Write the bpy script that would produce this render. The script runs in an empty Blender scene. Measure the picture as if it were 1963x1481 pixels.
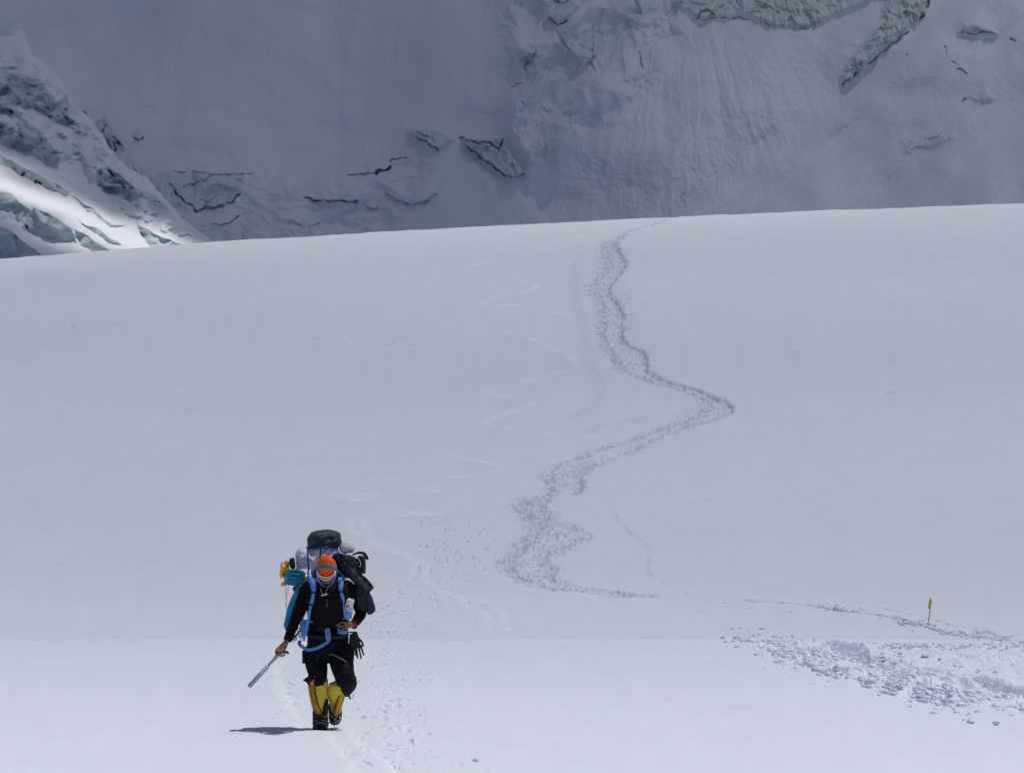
import bpy, math, random
import numpy as np
from mathutils import Vector, Matrix, noise as mnoise

random.seed(7)
SC = bpy.context.scene
COL = SC.collection

# ------------------------------------------------------------------ camera, sky, sun, exposure
FP = 9338.0                      # focal length in photo pixels (1963 wide)
CX, CY, CAMZ = 981.5, 740.5, 3.5
cam_d = bpy.data.cameras.new('camera')
cam = bpy.data.objects.new('camera', cam_d); COL.objects.link(cam)
cam.location = (0, 0, CAMZ); cam.rotation_euler = (math.radians(90), 0, 0)
cam_d.sensor_width = 36; cam_d.lens = 36 * FP / 1963
cam_d.clip_start = 0.5; cam_d.clip_end = 20000
SC.camera = cam

SUN_EL, SUN_AZ = math.radians(72), math.radians(70)     # azimuth from +Y (view direction) towards +X (right)
SDIR = Vector((math.cos(SUN_EL) * math.sin(SUN_AZ), math.cos(SUN_EL) * math.cos(SUN_AZ), math.sin(SUN_EL)))
w = bpy.data.worlds.new('World'); SC.world = w; w.use_nodes = True
nt = w.node_tree
bg = nt.nodes['Background']
sky = nt.nodes.new('ShaderNodeTexSky'); sky.sky_type = 'NISHITA'; sky.sun_disc = False
sky.sun_elevation = SUN_EL; sky.sun_rotation = SUN_AZ; sky.altitude = 3000; sky.air_density = 1.0; sky.dust_density = 1.5
nt.links.new(sky.outputs[0], bg.inputs[0]); bg.inputs[1].default_value = 0.054
sl = bpy.data.lights.new('sun', 'SUN'); sl.energy = 2.72; sl.angle = math.radians(0.5); sl.color = (1.0, 0.98, 0.97)
so = bpy.data.objects.new('sun', sl); COL.objects.link(so)
so.rotation_euler = SDIR.to_track_quat('Z', 'Y').to_euler()
so.location = (200, 50, 400)
SC.view_settings.view_transform = 'Standard'; SC.view_settings.look = 'None'
SC.view_settings.gamma = 1; SC.view_settings.exposure = 0.0; SC.view_settings.use_curve_mapping = False

# ------------------------------------------------------------------ numpy noise
_rs = np.random.RandomState(11)
_G = _rs.rand(256, 256) * 2 * np.pi
_GX, _GY = np.cos(_G), np.sin(_G)
_R = _rs.rand(256, 256, 4)
def pn(x, y, s=0):
    x = x + 17.3 * s + 1000; y = y + 41.7 * s + 1000
    xi = np.floor(x).astype(int); yi = np.floor(y).astype(int); xf = x - xi; yf = y - yi
    u = xf * xf * xf * (xf * (xf * 6 - 15) + 10); v = yf * yf * yf * (yf * (yf * 6 - 15) + 10)
    def g(i, j):
        a = (xi + i) & 255; b = (yi + j) & 255
        return _GX[a, b] * (xf - i) + _GY[a, b] * (yf - j)
    n0 = g(0, 0) * (1 - u) + g(1, 0) * u; n1 = g(0, 1) * (1 - u) + g(1, 1) * u
    return (n0 * (1 - v) + n1 * v) * 1.5
def fbm(x, y, o=4, s=0, gain=0.5):
    t = 0; a = 1.0
    for k in range(o):
        t = t + a * pn(x * 2 ** k, y * 2 ** k, s + k * 3); a *= gain
    return t
def ridged(x, y, o=4, s=0):
    t = 0; a = 1.0
    for k in range(o):
        t = t + a * (1 - 2 * np.abs(pn(x * 2 ** k, y * 2 ** k, s + k * 3))); a *= 0.5
    return t / 1.9
def facets(x, y, s=0):
    """faceted cells: each cell is a tilted plane; returns height and border distance"""
    x = x + 31.1 * s + 500; y = y + 13.9 * s + 500
    xi = np.floor(x).astype(int); yi = np.floor(y).astype(int)
    b1 = np.full(x.shape, 9.0); b2 = np.full(x.shape, 9.0); h = np.zeros(x.shape)
    for i in (-1, 0, 1):
        for j in (-1, 0, 1):
            a = (xi + i) & 255; b = (yi + j) & 255; r = _R[a, b]
            dx = x - (xi + i + r[..., 0]); dy = y - (yi + j + r[..., 1]); d = np.sqrt(dx * dx + dy * dy)
            hh = r[..., 2] - .5 + (r[..., 3] - .5) * 2.0 * dx + (np.mod(r[..., 2] * 7, 1) - .5) * 2.0 * dy
            n = d < b1
            b2 = np.where(n, b1, np.minimum(b2, d)); h = np.where(n, hh, h); b1 = np.where(n, d, b1)
    return h, b2 - b1
def sst(a, b, x):
    t = np.clip((x - a) / (b - a), 0, 1); return t * t * (3 - 2 * t)
def polydist(X, Y, pts, sx=1.0, sy=1.0, reach=None):
    """distance from grid points to a polyline; only rows/points within reach are computed"""
    D = np.full(X.shape, 1e6)
    for (x0, y0), (x1, y1) in zip(pts[:-1], pts[1:]):
        if reach is not None:
            m = (Y > min(y0, y1) - reach / sy) & (Y < max(y0, y1) + reach / sy) & (X > min(x0, x1) - reach / sx) & (X < max(x0, x1) + reach / sx)
            if not m.any(): continue
            px, py = X[m], Y[m]
        else: m = None; px, py = X, Y
        ax, ay = (x1 - x0) * sx, (y1 - y0) * sy; qx, qy = (px - x0) * sx, (py - y0) * sy
        t = np.clip((qx * ax + qy * ay) / (ax * ax + ay * ay + 1e-12), 0, 1)
        d = np.hypot(qx - t * ax, qy - t * ay)
        if m is None: D = np.minimum(D, d)
        else: D[m] = np.minimum(D[m], d)
    return D
def inpoly(X, Y, poly):
    c = np.zeros(X.shape, bool); n = len(poly)
    for i in range(n):
        x0, y0 = poly[i]; x1, y1 = poly[(i + 1) % n]
        if y0 == y1: continue
        c ^= ((Y < y0) != (Y < y1)) & (X < (x1 - x0) * (Y - y0) / (y1 - y0) + x0)
    return c
def polymask(X, Y, poly, soft):
    ins = inpoly(X, Y, poly); d = polydist(X, Y, list(poly) + [poly[0]])
    return sst(-soft, soft, np.where(ins, d, -d))
def blur(A, s):
    r = int(s * 2.5) + 1; k = np.exp(-np.arange(-r, r + 1) ** 2 / (2 * s * s)); k /= k.sum()
    for ax in (0, 1):
        pad = [(0, 0), (0, 0)]; pad[ax] = (r, r); P = np.pad(A, pad, 'edge')
        n = A.shape[ax]; O = np.zeros_like(A)
        for i, kk in enumerate(k):
            O += kk * (P[i:i + n, :] if ax == 0 else P[:, i:i + n])
        A = O
    return A

# ------------------------------------------------------------------ materials
def newmat(name, rough=0.6, spec=0.3):
    m = bpy.data.materials.new(name); m.use_nodes = True
    b = m.node_tree.nodes['Principled BSDF']
    b.inputs['Roughness'].default_value = rough; b.inputs['Specular IOR Level'].default_value = spec
    return m, m.node_tree, b
def nd(t, kind, **kw):
    n = t.nodes.new(kind)
    for k, v in kw.items(): setattr(n, k, v)
    return n
def mix(t, fac, a, b):
    n = nd(t, 'ShaderNodeMix', data_type='RGBA')
    for inp, v in ((n.inputs['Factor'], fac), (n.inputs[6], a), (n.inputs[7], b)):
        if hasattr(v, 'links') or hasattr(v, 'is_output'): t.links.new(v, inp)
        else: inp.default_value = v if isinstance(v, (int, float)) else (*v, 1)
    return n.outputs[2]
def snow_mat(name, base, ice, packed, bscale=6.0, bdist=0.012, icescale=0.25, shade_tint=(0.10, 0.13, 0.16)):
    m, t, b = newmat(name, 0.55, 0.25)
    g = nd(t, 'ShaderNodeNewGeometry')
    n1 = nd(t, 'ShaderNodeTexNoise'); n1.inputs['Scale'].default_value = icescale; n1.inputs['Detail'].default_value = 5
    t.links.new(g.outputs['Position'], n1.inputs['Vector'])
    c = mix(t, n1.outputs[0], tuple(x * 0.975 for x in base), tuple(min(1, x * 1.02) for x in base))
    ap = nd(t, 'ShaderNodeAttribute', attribute_name='packed')
    c = mix(t, ap.outputs['Fac'], c, packed)
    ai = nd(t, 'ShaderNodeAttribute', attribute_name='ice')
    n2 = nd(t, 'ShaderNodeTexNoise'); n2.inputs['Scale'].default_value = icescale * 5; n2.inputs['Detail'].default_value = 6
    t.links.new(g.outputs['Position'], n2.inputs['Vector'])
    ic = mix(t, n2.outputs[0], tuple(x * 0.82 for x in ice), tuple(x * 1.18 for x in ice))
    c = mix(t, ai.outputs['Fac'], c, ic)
    ad = nd(t, 'ShaderNodeAttribute', attribute_name='recess_shade')
    c = mix(t, ad.outputs['Fac'], c, shade_tint)  # dark tint standing in for shade in cracks and hollows
    t.links.new(c, b.inputs['Base Color'])
    n3 = nd(t, 'ShaderNodeTexNoise'); n3.inputs['Scale'].default_value = bscale; n3.inputs['Detail'].default_value = 8
    n3.inputs['Roughness'].default_value = 0.65
    t.links.new(g.outputs['Position'], n3.inputs['Vector'])
    bp = nd(t, 'ShaderNodeBump'); bp.inputs['Strength'].default_value = 0.5; bp.inputs['Distance'].default_value = bdist
    t.links.new(n3.outputs[0], bp.inputs['Height']); t.links.new(bp.outputs[0], b.inputs['Normal'])
    return m
def cloth(name, col, var=0.25, rough=0.85, bscale=90, bdist=0.004, sheen=0.0, spec=0.2):
    m, t, b = newmat(name, rough, spec)
    tc = nd(t, 'ShaderNodeTexCoord')
    n = nd(t, 'ShaderNodeTexNoise'); n.inputs['Scale'].default_value = 14; n.inputs['Detail'].default_value = 5
    t.links.new(tc.outputs['Object'], n.inputs['Vector'])
    c = mix(t, n.outputs[0], tuple(x * (1 - var) for x in col), tuple(min(1, x * (1 + var)) for x in col))
    t.links.new(c, b.inputs['Base Color'])
    n2 = nd(t, 'ShaderNodeTexNoise'); n2.inputs['Scale'].default_value = bscale; n2.inputs['Detail'].default_value = 4
    t.links.new(tc.outputs['Object'], n2.inputs['Vector'])
    bp = nd(t, 'ShaderNodeBump'); bp.inputs['Strength'].default_value = 0.6; bp.inputs['Distance'].default_value = bdist
    t.links.new(n2.outputs[0], bp.inputs['Height']); t.links.new(bp.outputs[0], b.inputs['Normal'])
    b.inputs['Sheen Weight'].default_value = sheen
    return m
def metal(name, col, rough=0.35):
    m = cloth(name, col, 0.12, rough, 200, 0.001); b = m.node_tree.nodes['Principled BSDF']
    b.inputs['Metallic'].default_value = 0.85; return m

SNOW = (0.79, 0.815, 0.90)
M = dict(
    snow=snow_mat('snow', SNOW, (0.47, 0.51, 0.60), (0.87, 0.895, 0.96), 5.0, 0.010),  # second colour: dark tint for trodden pits, their shade included
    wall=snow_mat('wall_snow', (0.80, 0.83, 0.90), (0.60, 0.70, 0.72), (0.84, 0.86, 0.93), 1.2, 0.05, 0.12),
    icefall=snow_mat('icefall_snow', (0.85, 0.87, 0.92), (0.50, 0.60, 0.63), (0.84, 0.86, 0.93), 1.6, 0.05, 0.2),
    black=cloth('black_cloth', (0.0055, 0.0055, 0.0065), 0.3, spec=.12),
    trousers=cloth('black_shell', (0.0055, 0.0055, 0.007), 0.3, 0.75, 60, spec=.15),
    navy=cloth('navy_cloth', (0.020, 0.024, 0.042), 0.35, 0.7, 50, 0.006),
    darknavy=cloth('dark_nylon', (0.011, 0.012, 0.018), 0.35, 0.6, 50, 0.006),
    lid=cloth('dark_teal_nylon', (0.020, 0.045, 0.060), 0.25, 0.55, 40, 0.006),
    white=cloth('white_sack', (0.62, 0.62, 0.70), 0.14, 0.5, 30, 0.010),
    greyroll=cloth('grey_foam', (0.42, 0.41, 0.44), 0.15, 0.7),
    orange=cloth('orange_nylon', (0.80, 0.33, 0.03), 0.3, 0.45, 30, 0.008),
    hat=cloth('orange_knit', (0.80, 0.085, 0.012), 0.18, 0.9, 160, 0.006),
    green=cloth('green_webbing', (0.060, 0.150, 0.135), 0.25, 0.8),
    blue=cloth('blue_webbing', (0.10, 0.28, 0.66), 0.2, 0.7),
    deepblue=cloth('deep_blue_webbing', (0.020, 0.05, 0.26), 0.2, 0.7),
    buff=cloth('blue_buff', (0.10, 0.20, 0.60), 0.35, 0.8),
    teal=cloth('teal_rope', (0.015, 0.20, 0.34), 0.3, 0.7, 300, 0.002),
    teal2=cloth('light_teal_rope', (0.05, 0.34, 0.52), 0.3, 0.7, 300, 0.002),
    cord=cloth('yellow_cord', (0.50, 0.46, 0.16), 0.2, 0.7),
    yellow=cloth('yellow_gaiter', (0.66, 0.50, 0.06), 0.14, 0.6, 60, 0.004),
    amber=cloth('amber_band', (0.66, 0.40, 0.05), 0.12, 0.6),
    red=cloth('dark_red_piping', (0.26, 0.02, 0.012), 0.2, 0.7),
    bracelet=cloth('red_cord', (0.28, 0.015, 0.015), 0.2, 0.7),
    skin=cloth('skin', (0.24, 0.125, 0.085), 0.18, 0.55, 60, 0.002),
    hair=cloth('black_hair', (0.012, 0.01, 0.01)),
    frame=cloth('white_plastic', (0.80, 0.80, 0.80), 0.03, 0.3, spec=0.5),
    lens=cloth('dark_lens', (0.01, 0.01, 0.012), 0.1, 0.08, spec=0.7),
    rubber=cloth('black_rubber', (0.014, 0.014, 0.017), 0.3, 0.55),
    steel=metal('steel', (0.45, 0.46, 0.48)),
    shaft=cloth('brushed_shaft', (0.34, 0.36, 0.40), 0.05, 0.4, 200, 0.001, spec=0.5),
    grey=cloth('grey_webbing', (0.11, 0.11, 0.13), 0.3),
    label=cloth('white_label', (0.72, 0.70, 0.74), 0.05, 0.5),
    flag=cloth('yellow_flag', (0.80, 0.74, 0.10), 0.12, 0.7),
    bamboo=cloth('dark_cane', (0.045, 0.045, 0.055), 0.3, 0.6),
)

# ------------------------------------------------------------------ object helpers
def tag(o, label=None, cat=None, group=None, kind=None):
    for k, v in (('label', label), ('category', cat), ('group', group), ('kind', kind)):
        if v: o[k] = v
    return o
def mesh_np(name, V, F, mat, attrs=None, smooth=True):
    me = bpy.data.meshes.new(name)
    V = np.ascontiguousarray(V, dtype=np.float32); F = np.ascontiguousarray(F, dtype=np.int32)
    k = F.shape[1]
    me.vertices.add(len(V)); me.vertices.foreach_set('co', V.ravel())
    me.loops.add(F.size); me.loops.foreach_set('vertex_index', F.ravel())
    me.polygons.add(len(F)); me.polygons.foreach_set('loop_start', np.arange(0, F.size, k, dtype=np.int32))
    me.update(calc_edges=True); me.validate()
    if smooth: me.polygons.foreach_set('use_smooth', np.ones(len(me.polygons), bool))
    for an, av in (attrs or {}).items():
        a = me.attributes.new(an, 'FLOAT', 'POINT'); a.data.foreach_set('value', np.ascontiguousarray(av, dtype=np.float32).ravel())
    me.materials.append(mat)
    o = bpy.data.objects.new(name, me); COL.objects.link(o); return o
def gridfaces(r, c, flip=False):
    i = np.arange(r * c).reshape(r, c)
    a, b, d, e = i[:-1, :-1].ravel(), i[:-1, 1:].ravel(), i[1:, 1:].ravel(), i[1:, :-1].ravel()
    return np.stack([a, e, d, b] if flip else [a, b, d, e], 1)

# ------------------------------------------------------------------ snowfield
_ys = np.arange(-400, 2500, 0.25)
_sc = [(-400, .02), (-60, .0), (-5, -.03), (8, -.07), (36, -.04), (44, .028), (58.7, .028), (61.7, -.02), (66, -.082), (71, -.075), (77, .02), (88, .035),
       (90.5, .045), (93, .085), (120, .094), (160, .098), (185, .085), (204, .062), (215, .040), (225, -.02), (240, -.30), (300, -.30), (340, -.12), (600, -.02), (2500, 0)]
_sl = np.interp(_ys, [a for a, _ in _sc], [b for _, b in _sc])
_z = np.cumsum(_sl) * 0.25; _z -= np.interp(50, _ys, _z)
_RP = [(-2000, 640), (0, 497), (200, 481), (400, 465), (700, 448), (1000, 431), (1300, 416), (1600, 404), (1963, 392), (4000, 330)]
YR = 214.0
_rx = np.array([(a - CX) / FP * YR for a, _ in _RP]); _rz = np.array([CAMZ + (CY - b) / FP * YR for _, b in _RP])
_zr0 = float(np.interp(0, _rx, _rz))
_m = (_ys > 90)
_k = (_zr0 - np.interp(90, _ys, _z)) / (np.interp(YR, _ys, _z) - np.interp(90, _ys, _z))
_z = np.where(_m & (_ys <= YR), np.interp(90, _ys, _z) + (_z - np.interp(90, _ys, _z)) * _k, _z)
_z = np.where(_ys > YR, _z - np.interp(YR + .25, _ys, _z) + _zr0, _z)
def macro(x, y):
    r = sst(72, YR, y)
    z = np.interp(y, _ys, _z) + (np.interp(x, _rx, _rz) - _zr0) * r * (1 - sst(400, 900, y) * .6)
    und = 0.05 * fbm(x / 14, y / 22, 3, 5) * sst(52, 75, y) * (1 - .55 * sst(175, 205, y)) + .02 * fbm(x / 5, y / 4, 2, 8) * (1 - sst(60, 100, y) * .6)
    crest = .028 * sst(58, 61.5, y) * (1 - sst(63.5, 69, y)) * pn(x / 3.5, y / 40, 4)
    return z + und + crest
_my = np.arange(40, 226, 0.05)
def ground_at(px, py):
    x = (px - CX) / FP * _my; ray = CAMZ + (CY - py) / FP * _my
    t = macro(x, _my); hit = np.nonzero(ray < t)[0]
    i = hit[0] if len(hit) else int(np.argmin(ray - t))
    return float(x[i]), float(_my[i])
def zat(x, y): return float(macro(np.array([x]), np.array([y]))[0])
def smooth2(pts, n=4):
    if len(pts) < 3: return pts
    P_ = [np.array(p, float) for p in pts]; o = []
    for i in range(len(P_) - 1):
        a, b, c, d = P_[max(i - 1, 0)], P_[i], P_[i + 1], P_[min(i + 2, len(P_) - 1)]
        for k in range(n):
            t = k / n; o.append(tuple(.5 * (2 * b + (c - a) * t + (2 * a - 5 * b + 4 * c - d) * t * t + (3 * b - a - 3 * c + d) * t ** 3)))
    return o + [tuple(P_[-1])]
def gp(pts, n=0): return [ground_at(*p) for p in (smooth2(pts, n) if n else pts)]

T_RIGHT = [(1305, 414), (1285, 418), (1245, 433), (1210, 441), (1190, 452), (1174, 465), (1180, 480), (1190, 495), (1192, 512), (1180, 528), (1165, 545), (1163, 562), (1178, 580), (1188, 606), (1186, 640), (1200, 660), (1226, 672), (1236, 694), (1236, 708), (1268, 728), (1320, 744), (1370, 762), (1398, 780), (1388, 795), (1350, 808), (1300, 820), (1252, 834), (1236, 850), (1200, 866), (1165, 878), (1128, 896), (1108, 914), (1112, 934), (1098, 948)]
T_LEFT = [(1205, 450), (1162, 464), (1155, 480), (1164, 500), (1160, 520), (1142, 536), (1135, 552), (1148, 580), (1154, 612), (1150, 640), (1160, 664), (1176, 690), (1192, 710), (1240, 728), (1290, 744), (1332, 756), (1352, 772), (1345, 792), (1300, 810), (1245, 828), (1180, 850), (1100, 878), (1058, 896), (1050, 920), (1055, 946), (1040, 965), (1045, 985), (1056, 1000), (1092, 1010), (1122, 1025), (1110, 1037), (1080, 1045), (1048, 1060), (1036, 1075), (1056, 1090), (1054, 1108), (1092, 1121), (1140, 1130), (1190, 1137), (1242, 1141)]
T_WIDE = [(1052, 946), (1012, 956), (994, 972), (1010, 990), (1030, 1006), (1020, 1026), (1000, 1042), (982, 1060), (970, 1080), (980, 1098), (1004, 1112), (1050, 1124), (1100, 1133), (1180, 1139), (1235, 1141)]
T_CONT = [(1235, 1141), (1300, 1145), (1380, 1148), (1430, 1152), (1500, 1158), (1560, 1161), (1620, 1170), (1690, 1180), (1740, 1190), (1790, 1205), (1850, 1218), (1900, 1224), (1963, 1232), (2100, 1250)]
T_CONT2 = [(1690, 1165), (1760, 1180), (1850, 1200), (1963, 1214), (2100, 1230)]
T_FAINT = [[(1085, 800), (1145, 775), (1150, 740), (1130, 690), (1120, 640), (1108, 600), (1100, 550), (1106, 505), (1120, 480)],
           [(1100, 840), (1150, 815), (1250, 800), (1330, 790)], [(1170, 975), (1190, 1005), (1230, 1040), (1245, 1060), (1243, 1100), (1290, 1128), (1340, 1145), (1440, 1165)]]
SKI = [[(940, 500), (900, 512), (915, 518)], [(990, 535), (1030, 548), (1010, 558), (990, 560)], [(970, 568), (925, 576), (945, 585), (1000, 585)], [(1060, 598), (1095, 606)],
       [(900, 640), (960, 634), (1000, 645), (1045, 660), (1085, 682), (1112, 702), (1085, 710), (1030, 725), (960, 742), (925, 750), (975, 762)],
       [(1020, 775), (960, 797), (935, 812), (985, 824)], [(1050, 830), (1100, 834), (1140, 838)], [(870, 874), (920, 882), (955, 894), (970, 900), (920, 908), (860, 913)],
       [(710, 918), (760, 920), (735, 924)], [(790, 938), (840, 940), (810, 934)], [(635, 950), (720, 950), (700, 960), (650, 954)], [(740, 972), (800, 982), (850, 982), (720, 988)],
       [(700, 990), (672, 998), (676, 1012), (708, 1030), (720, 1045), (760, 1060), (795, 1075), (795, 1092), (785, 1110)],
       [(702, 996), (700, 1006), (725, 1030), (750, 1050), (790, 1066), (822, 1082), (815, 1105), (835, 1130), (880, 1140), (920, 1152), (950, 1165), (972, 1185), (975, 1205)],
       [(880, 1145), (900, 1165), (935, 1180), (940, 1200)], [(1040, 466), (1110, 456), (1120, 452)],
       [(625, 1405), (650, 1430), (670, 1460), (680, 1481), (690, 1500)], [(670, 1395), (700, 1430), (745, 1460), (760, 1490)], [(560, 1260), (535, 1290), (545, 1330), (580, 1390)]]
dark_side = [(940, 600), (975, 660), (960, 700)]

def build_snowfield():
    s1 = np.linspace(-.1165, .1165, 1500)
    e = np.geomspace(.002, 3.2, 46).cumsum() * .12 + .1165
    S = np.concatenate([-e[::-1], s1, e])
    rows = [np.linspace(-350, 30, 40)[:-1], np.linspace(30, 43, 14)[:-1]]
    rows += [np.arange(43, 70, .052), np.arange(70, 92, .085), np.arange(92, 218, .165)]
    y = np.concatenate(rows); y = np.concatenate([y, 218.2 + np.geomspace(.2, 60, 60).cumsum() * 1.0])
    W = np.maximum(y, 34)
    X = S[None, :] * W[:, None]; Y = np.repeat(y[:, None], len(S), 1)
    Z = macro(X, Y)
    near = sst(30, 44, Y) * (1 - sst(220, 240, Y))
    # wind-packed ripples
    Z += near * (.012 * fbm(X / .9, Y / 2.2, 4, 21) + .030 * fbm(X / 2.6, Y / 1.5, 4, 27) + .030 * fbm(X / 5.5, Y / 3.2, 3, 23) * sst(56, 90, Y) + .020 * np.maximum(fbm(X / 2.4 + .3 * pn(X, Y / 3), Y / 1.1, 3, 25) - .25, 0) * sst(60, 90, Y))
    packed = np.zeros(X.shape); ice = np.zeros(X.shape)  # ice: glazed tread plus pit shade painted into the colour
    far = sst(80, 215, Y)
    def trail(pts, wpx, depth, amp, seed, dens=0.0):
        g = gp(pts, 2)
        d = polydist(X, Y, g, 1.0, .55, 2.2)
        wid = wpx / FP * Y * .5
        wob = wid * (1 + .7 * pn(X / .5, Y / 1.2, seed))
        mk = 1 - sst(.45, 1.25, d / np.maximum(wob, .03))
        sc = Y / FP
        n = .75 * fbm(X / .15, Y / .50, 3, seed + 2, .65) + .35 * pn(X / .3, Y / 1.2, seed + 9)
        pit = sst(-.02 + dens, .22 + dens, n)
        ch = sst(.3, .7, -n) * .3
        return mk * (.25 + .75 * pit), -mk * (depth * (1 - sst(.2, .9, d / np.maximum(wid, .03)))) - mk * amp * .34 * pit
    for pts, wpx, dep, amp, seed, dens in (
            (T_RIGHT[:7], 20, .02, .10, 31, -.08), (T_RIGHT[5:], 24, .07, .13, 32, -.12), (T_LEFT, 30, .02, .11, 33, .0), (T_WIDE, 46, .02, .10, 34, -.02),
            (T_CONT[:4], 9, .02, .13, 35, .0), (T_CONT[3:], 22, .05, .20, 36, -.05), (T_CONT2, 8, .02, .13, 37, -.05),
            (T_FAINT[0], 24, .0, .02, 38, .28), (T_FAINT[1], 18, .0, .03, 39, .2), (T_FAINT[2], 12, .0, .035, 40, .05)):
        mk, dz = trail(pts, wpx, dep, amp, seed, dens); Z += dz; ice = np.maximum(ice, (.8 if dep > 0 else .3) * mk)  # glazed snow, with the shade of the pits painted in
    # trampled ground either side of the big loop
    for poly, amp, th, seed in (([(985, 955), (1060, 940), (1060, 1000), (1130, 1020), (1120, 1045), (1060, 1070), (1080, 1115), (1180, 1138), (1010, 1115), (960, 1085), (985, 1040), (1010, 1010)], .075, .05, 44),
                                ([(1352, 762), (1396, 778), (1386, 796), (1236, 848), (1170, 872), (1060, 898), (1060, 940), (1105, 945), (1120, 905), (1180, 880), (1250, 850)], .06, .06, 43),
                                ([(1140, 560), (1200, 560), (1215, 660), (1250, 700), (1200, 715), (1160, 670), (1145, 600)], .055, .15, 45),
                                ([(1150, 460), (1190, 460), (1200, 540), (1160, 560), (1135, 545)], .05, .15, 46),
                                ([(820, 1100), (700, 1160), (660, 1240), (640, 1390), (680, 1481), (830, 1481), (800, 1330), (780, 1200), (900, 1150), (860, 1010)], .03, .50, 47),
                                ([(520, 1260), (560, 1300), (590, 1390), (540, 1390), (520, 1330)], .028, .46, 49),
                                ([(860, 1000), (960, 1000), (940, 1150), (800, 1110)], .026, .56, 48)):
        g = gp(poly); b = (Y > min(q[1] for q in g) - 4) & (Y < max(q[1] for q in g) + 4) & (np.abs(X) < Y * .12)
        xs, yy = X[b], Y[b]
        mk = polymask(xs, yy * .5, [(a, c * .5) for a, c in g], .35); sc = yy / FP
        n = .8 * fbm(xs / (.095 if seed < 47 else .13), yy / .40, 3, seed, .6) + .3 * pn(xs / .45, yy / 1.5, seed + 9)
        q_ = sst(th, th + .2, n); ice[b] = np.maximum(ice[b], .75 * mk * q_); Z[b] += -mk * amp * (.36 if seed < 47 else 1.15) * q_  # trodden pits tinted dark to carry their shade
    # broken debris band in the right foreground, with its deep furrow
    band = [(1402, 1220), (1500, 1226), (1620, 1229), (1760, 1232), (1990, 1236), (2200, 1245), (2200, 1395), (1990, 1366), (1860, 1350), (1740, 1328), (1680, 1310), (1600, 1290), (1520, 1272), (1470, 1248)]
    gb = gp(band); b = (Y > 50) & (Y < 80) & (X > 1.5) & (X < Y * .13)
    xs, yy = X[b], Y[b]
    mk = polymask(xs, yy * .35, [(a, c * .35) for a, c in gb], .45)
    lower = polydist(xs, yy, gp([(1405, 1225), (1470, 1246), (1520, 1268), (1600, 1286), (1680, 1306), (1740, 1324), (1860, 1346), (1990, 1362), (2200, 1390)]), 1, .35)
    lw = .35 + .65 * (1 - sst(.1, .9, lower))
    h, bd = facets(xs / .16 + .5 * pn(xs * 3, yy), yy / .42, 3)
    h2, bd2 = facets(xs / .07, yy / .2, 5)
    Z[b] += mk * lw * (.055 * h + .03 * h2 + .065 * fbm(xs / .35, yy / 1.0, 3, 60) - .03)
    def furrow(pts, w, dep):
        d = polydist(X, Y, gp(pts), 1, .45, 1.6); w_ = w * (1 + .35 * pn(X * 4, Y * 1.5, 71))
        return -dep * (1 - sst(.3, 1.0, d / w_)) * (1 + .3 * pn(X * 9, Y * 3, 72)) + dep * .35 * sst(.8, 1.1, d / w_) * (1 - sst(1.2, 2.0, d / w_)) * (.5 + pn(X * 5, Y * 2, 73))
    Z += furrow([(1590, 1233), (1632, 1248), (1668, 1270), (1715, 1284), (1765, 1294), (1815, 1302)], .20, .13)
    Z += furrow([(1890, 1312), (1925, 1322), (1963, 1333), (2040, 1350)], .18, .13)
    Z += furrow([(1862, 1207), (1885, 1212), (1925, 1221)], .16, .13)
    Z += furrow([(1600, 1233), (1640, 1240)], .14, .08)
    for k_ in range(5):
        Z += furrow([(1480 + 30 * k_, 1236 + 2 * k_), (1560 + 40 * k_, 1250 + 4 * k_), (1660 + 50 * k_, 1272 + 8 * k_), (1780 + 50 * k_, 1296 + 9 * k_), (1990, 1320 + 11 * k_)], .07, .035)
    # separate boot prints and pole pricks
    R = random.Random(5)
    prints = [(735, 1385, 12), (752, 1391, 18), (760, 1396, 16), (733, 1415, 11), (757, 1428, 12), (748, 1441, 16), (775, 1441, 9), (795, 1438, 12), (808, 1442, 12), (700, 1440, 12), (712, 1388, 9), (698, 1408, 14),
              (800, 1290, 12), (772, 1322, 12), (803, 1370, 10), (712, 1372, 12), (723, 1259, 8), (735, 1245, 7), (708, 1218, 14), (740, 1217, 10), (775, 1223, 8), (762, 1205, 12), (727, 1277, 8), (776, 1452, 9), (833, 1451, 14), (880, 1466, 12),
              (930, 1475, 14), (820, 1304, 14), (742, 1344, 16), (760, 1355, 16), (735, 1362, 12), (1190, 673, 14), (1515, 674, 30), (20, 655, 16), (75, 660, 20), (740, 661, 22), (790, 660, 16), (30, 625, 18), (95, 622, 22), (215, 622, 24), (840, 632, 16),
              (1700, 752, 30), (1352, 960, 18), (400, 602, 26), (600, 650, 20), (655, 655, 14)]
    for _ in range(120):
        t = R.random(); prints.append((735 + R.gauss(0, 34) + 55 * t * t, 1165 + 300 * t, R.uniform(5, 14)))
    for _ in range(40): prints.append((545 + R.gauss(0, 18), R.uniform(1270, 1395), R.uniform(4, 9)))
    for _ in range(120): prints.append((R.uniform(800, 930) - 0, R.uniform(975, 1200), R.uniform(4, 8)))
    for cx_, cy_, n_ in ((120, 640, 18), (340, 610, 7), (780, 640, 20), (1560, 560, 8), (1700, 640, 12), (1220, 600, 26)):
        for _ in range(n_): prints.append((R.gauss(cx_, 80 if cx_ != 1220 else 22), R.gauss(cy_, 14 if cx_ != 1220 else 60), R.uniform(5, 15) if cx_ != 1220 else R.uniform(5, 12)))
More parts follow.
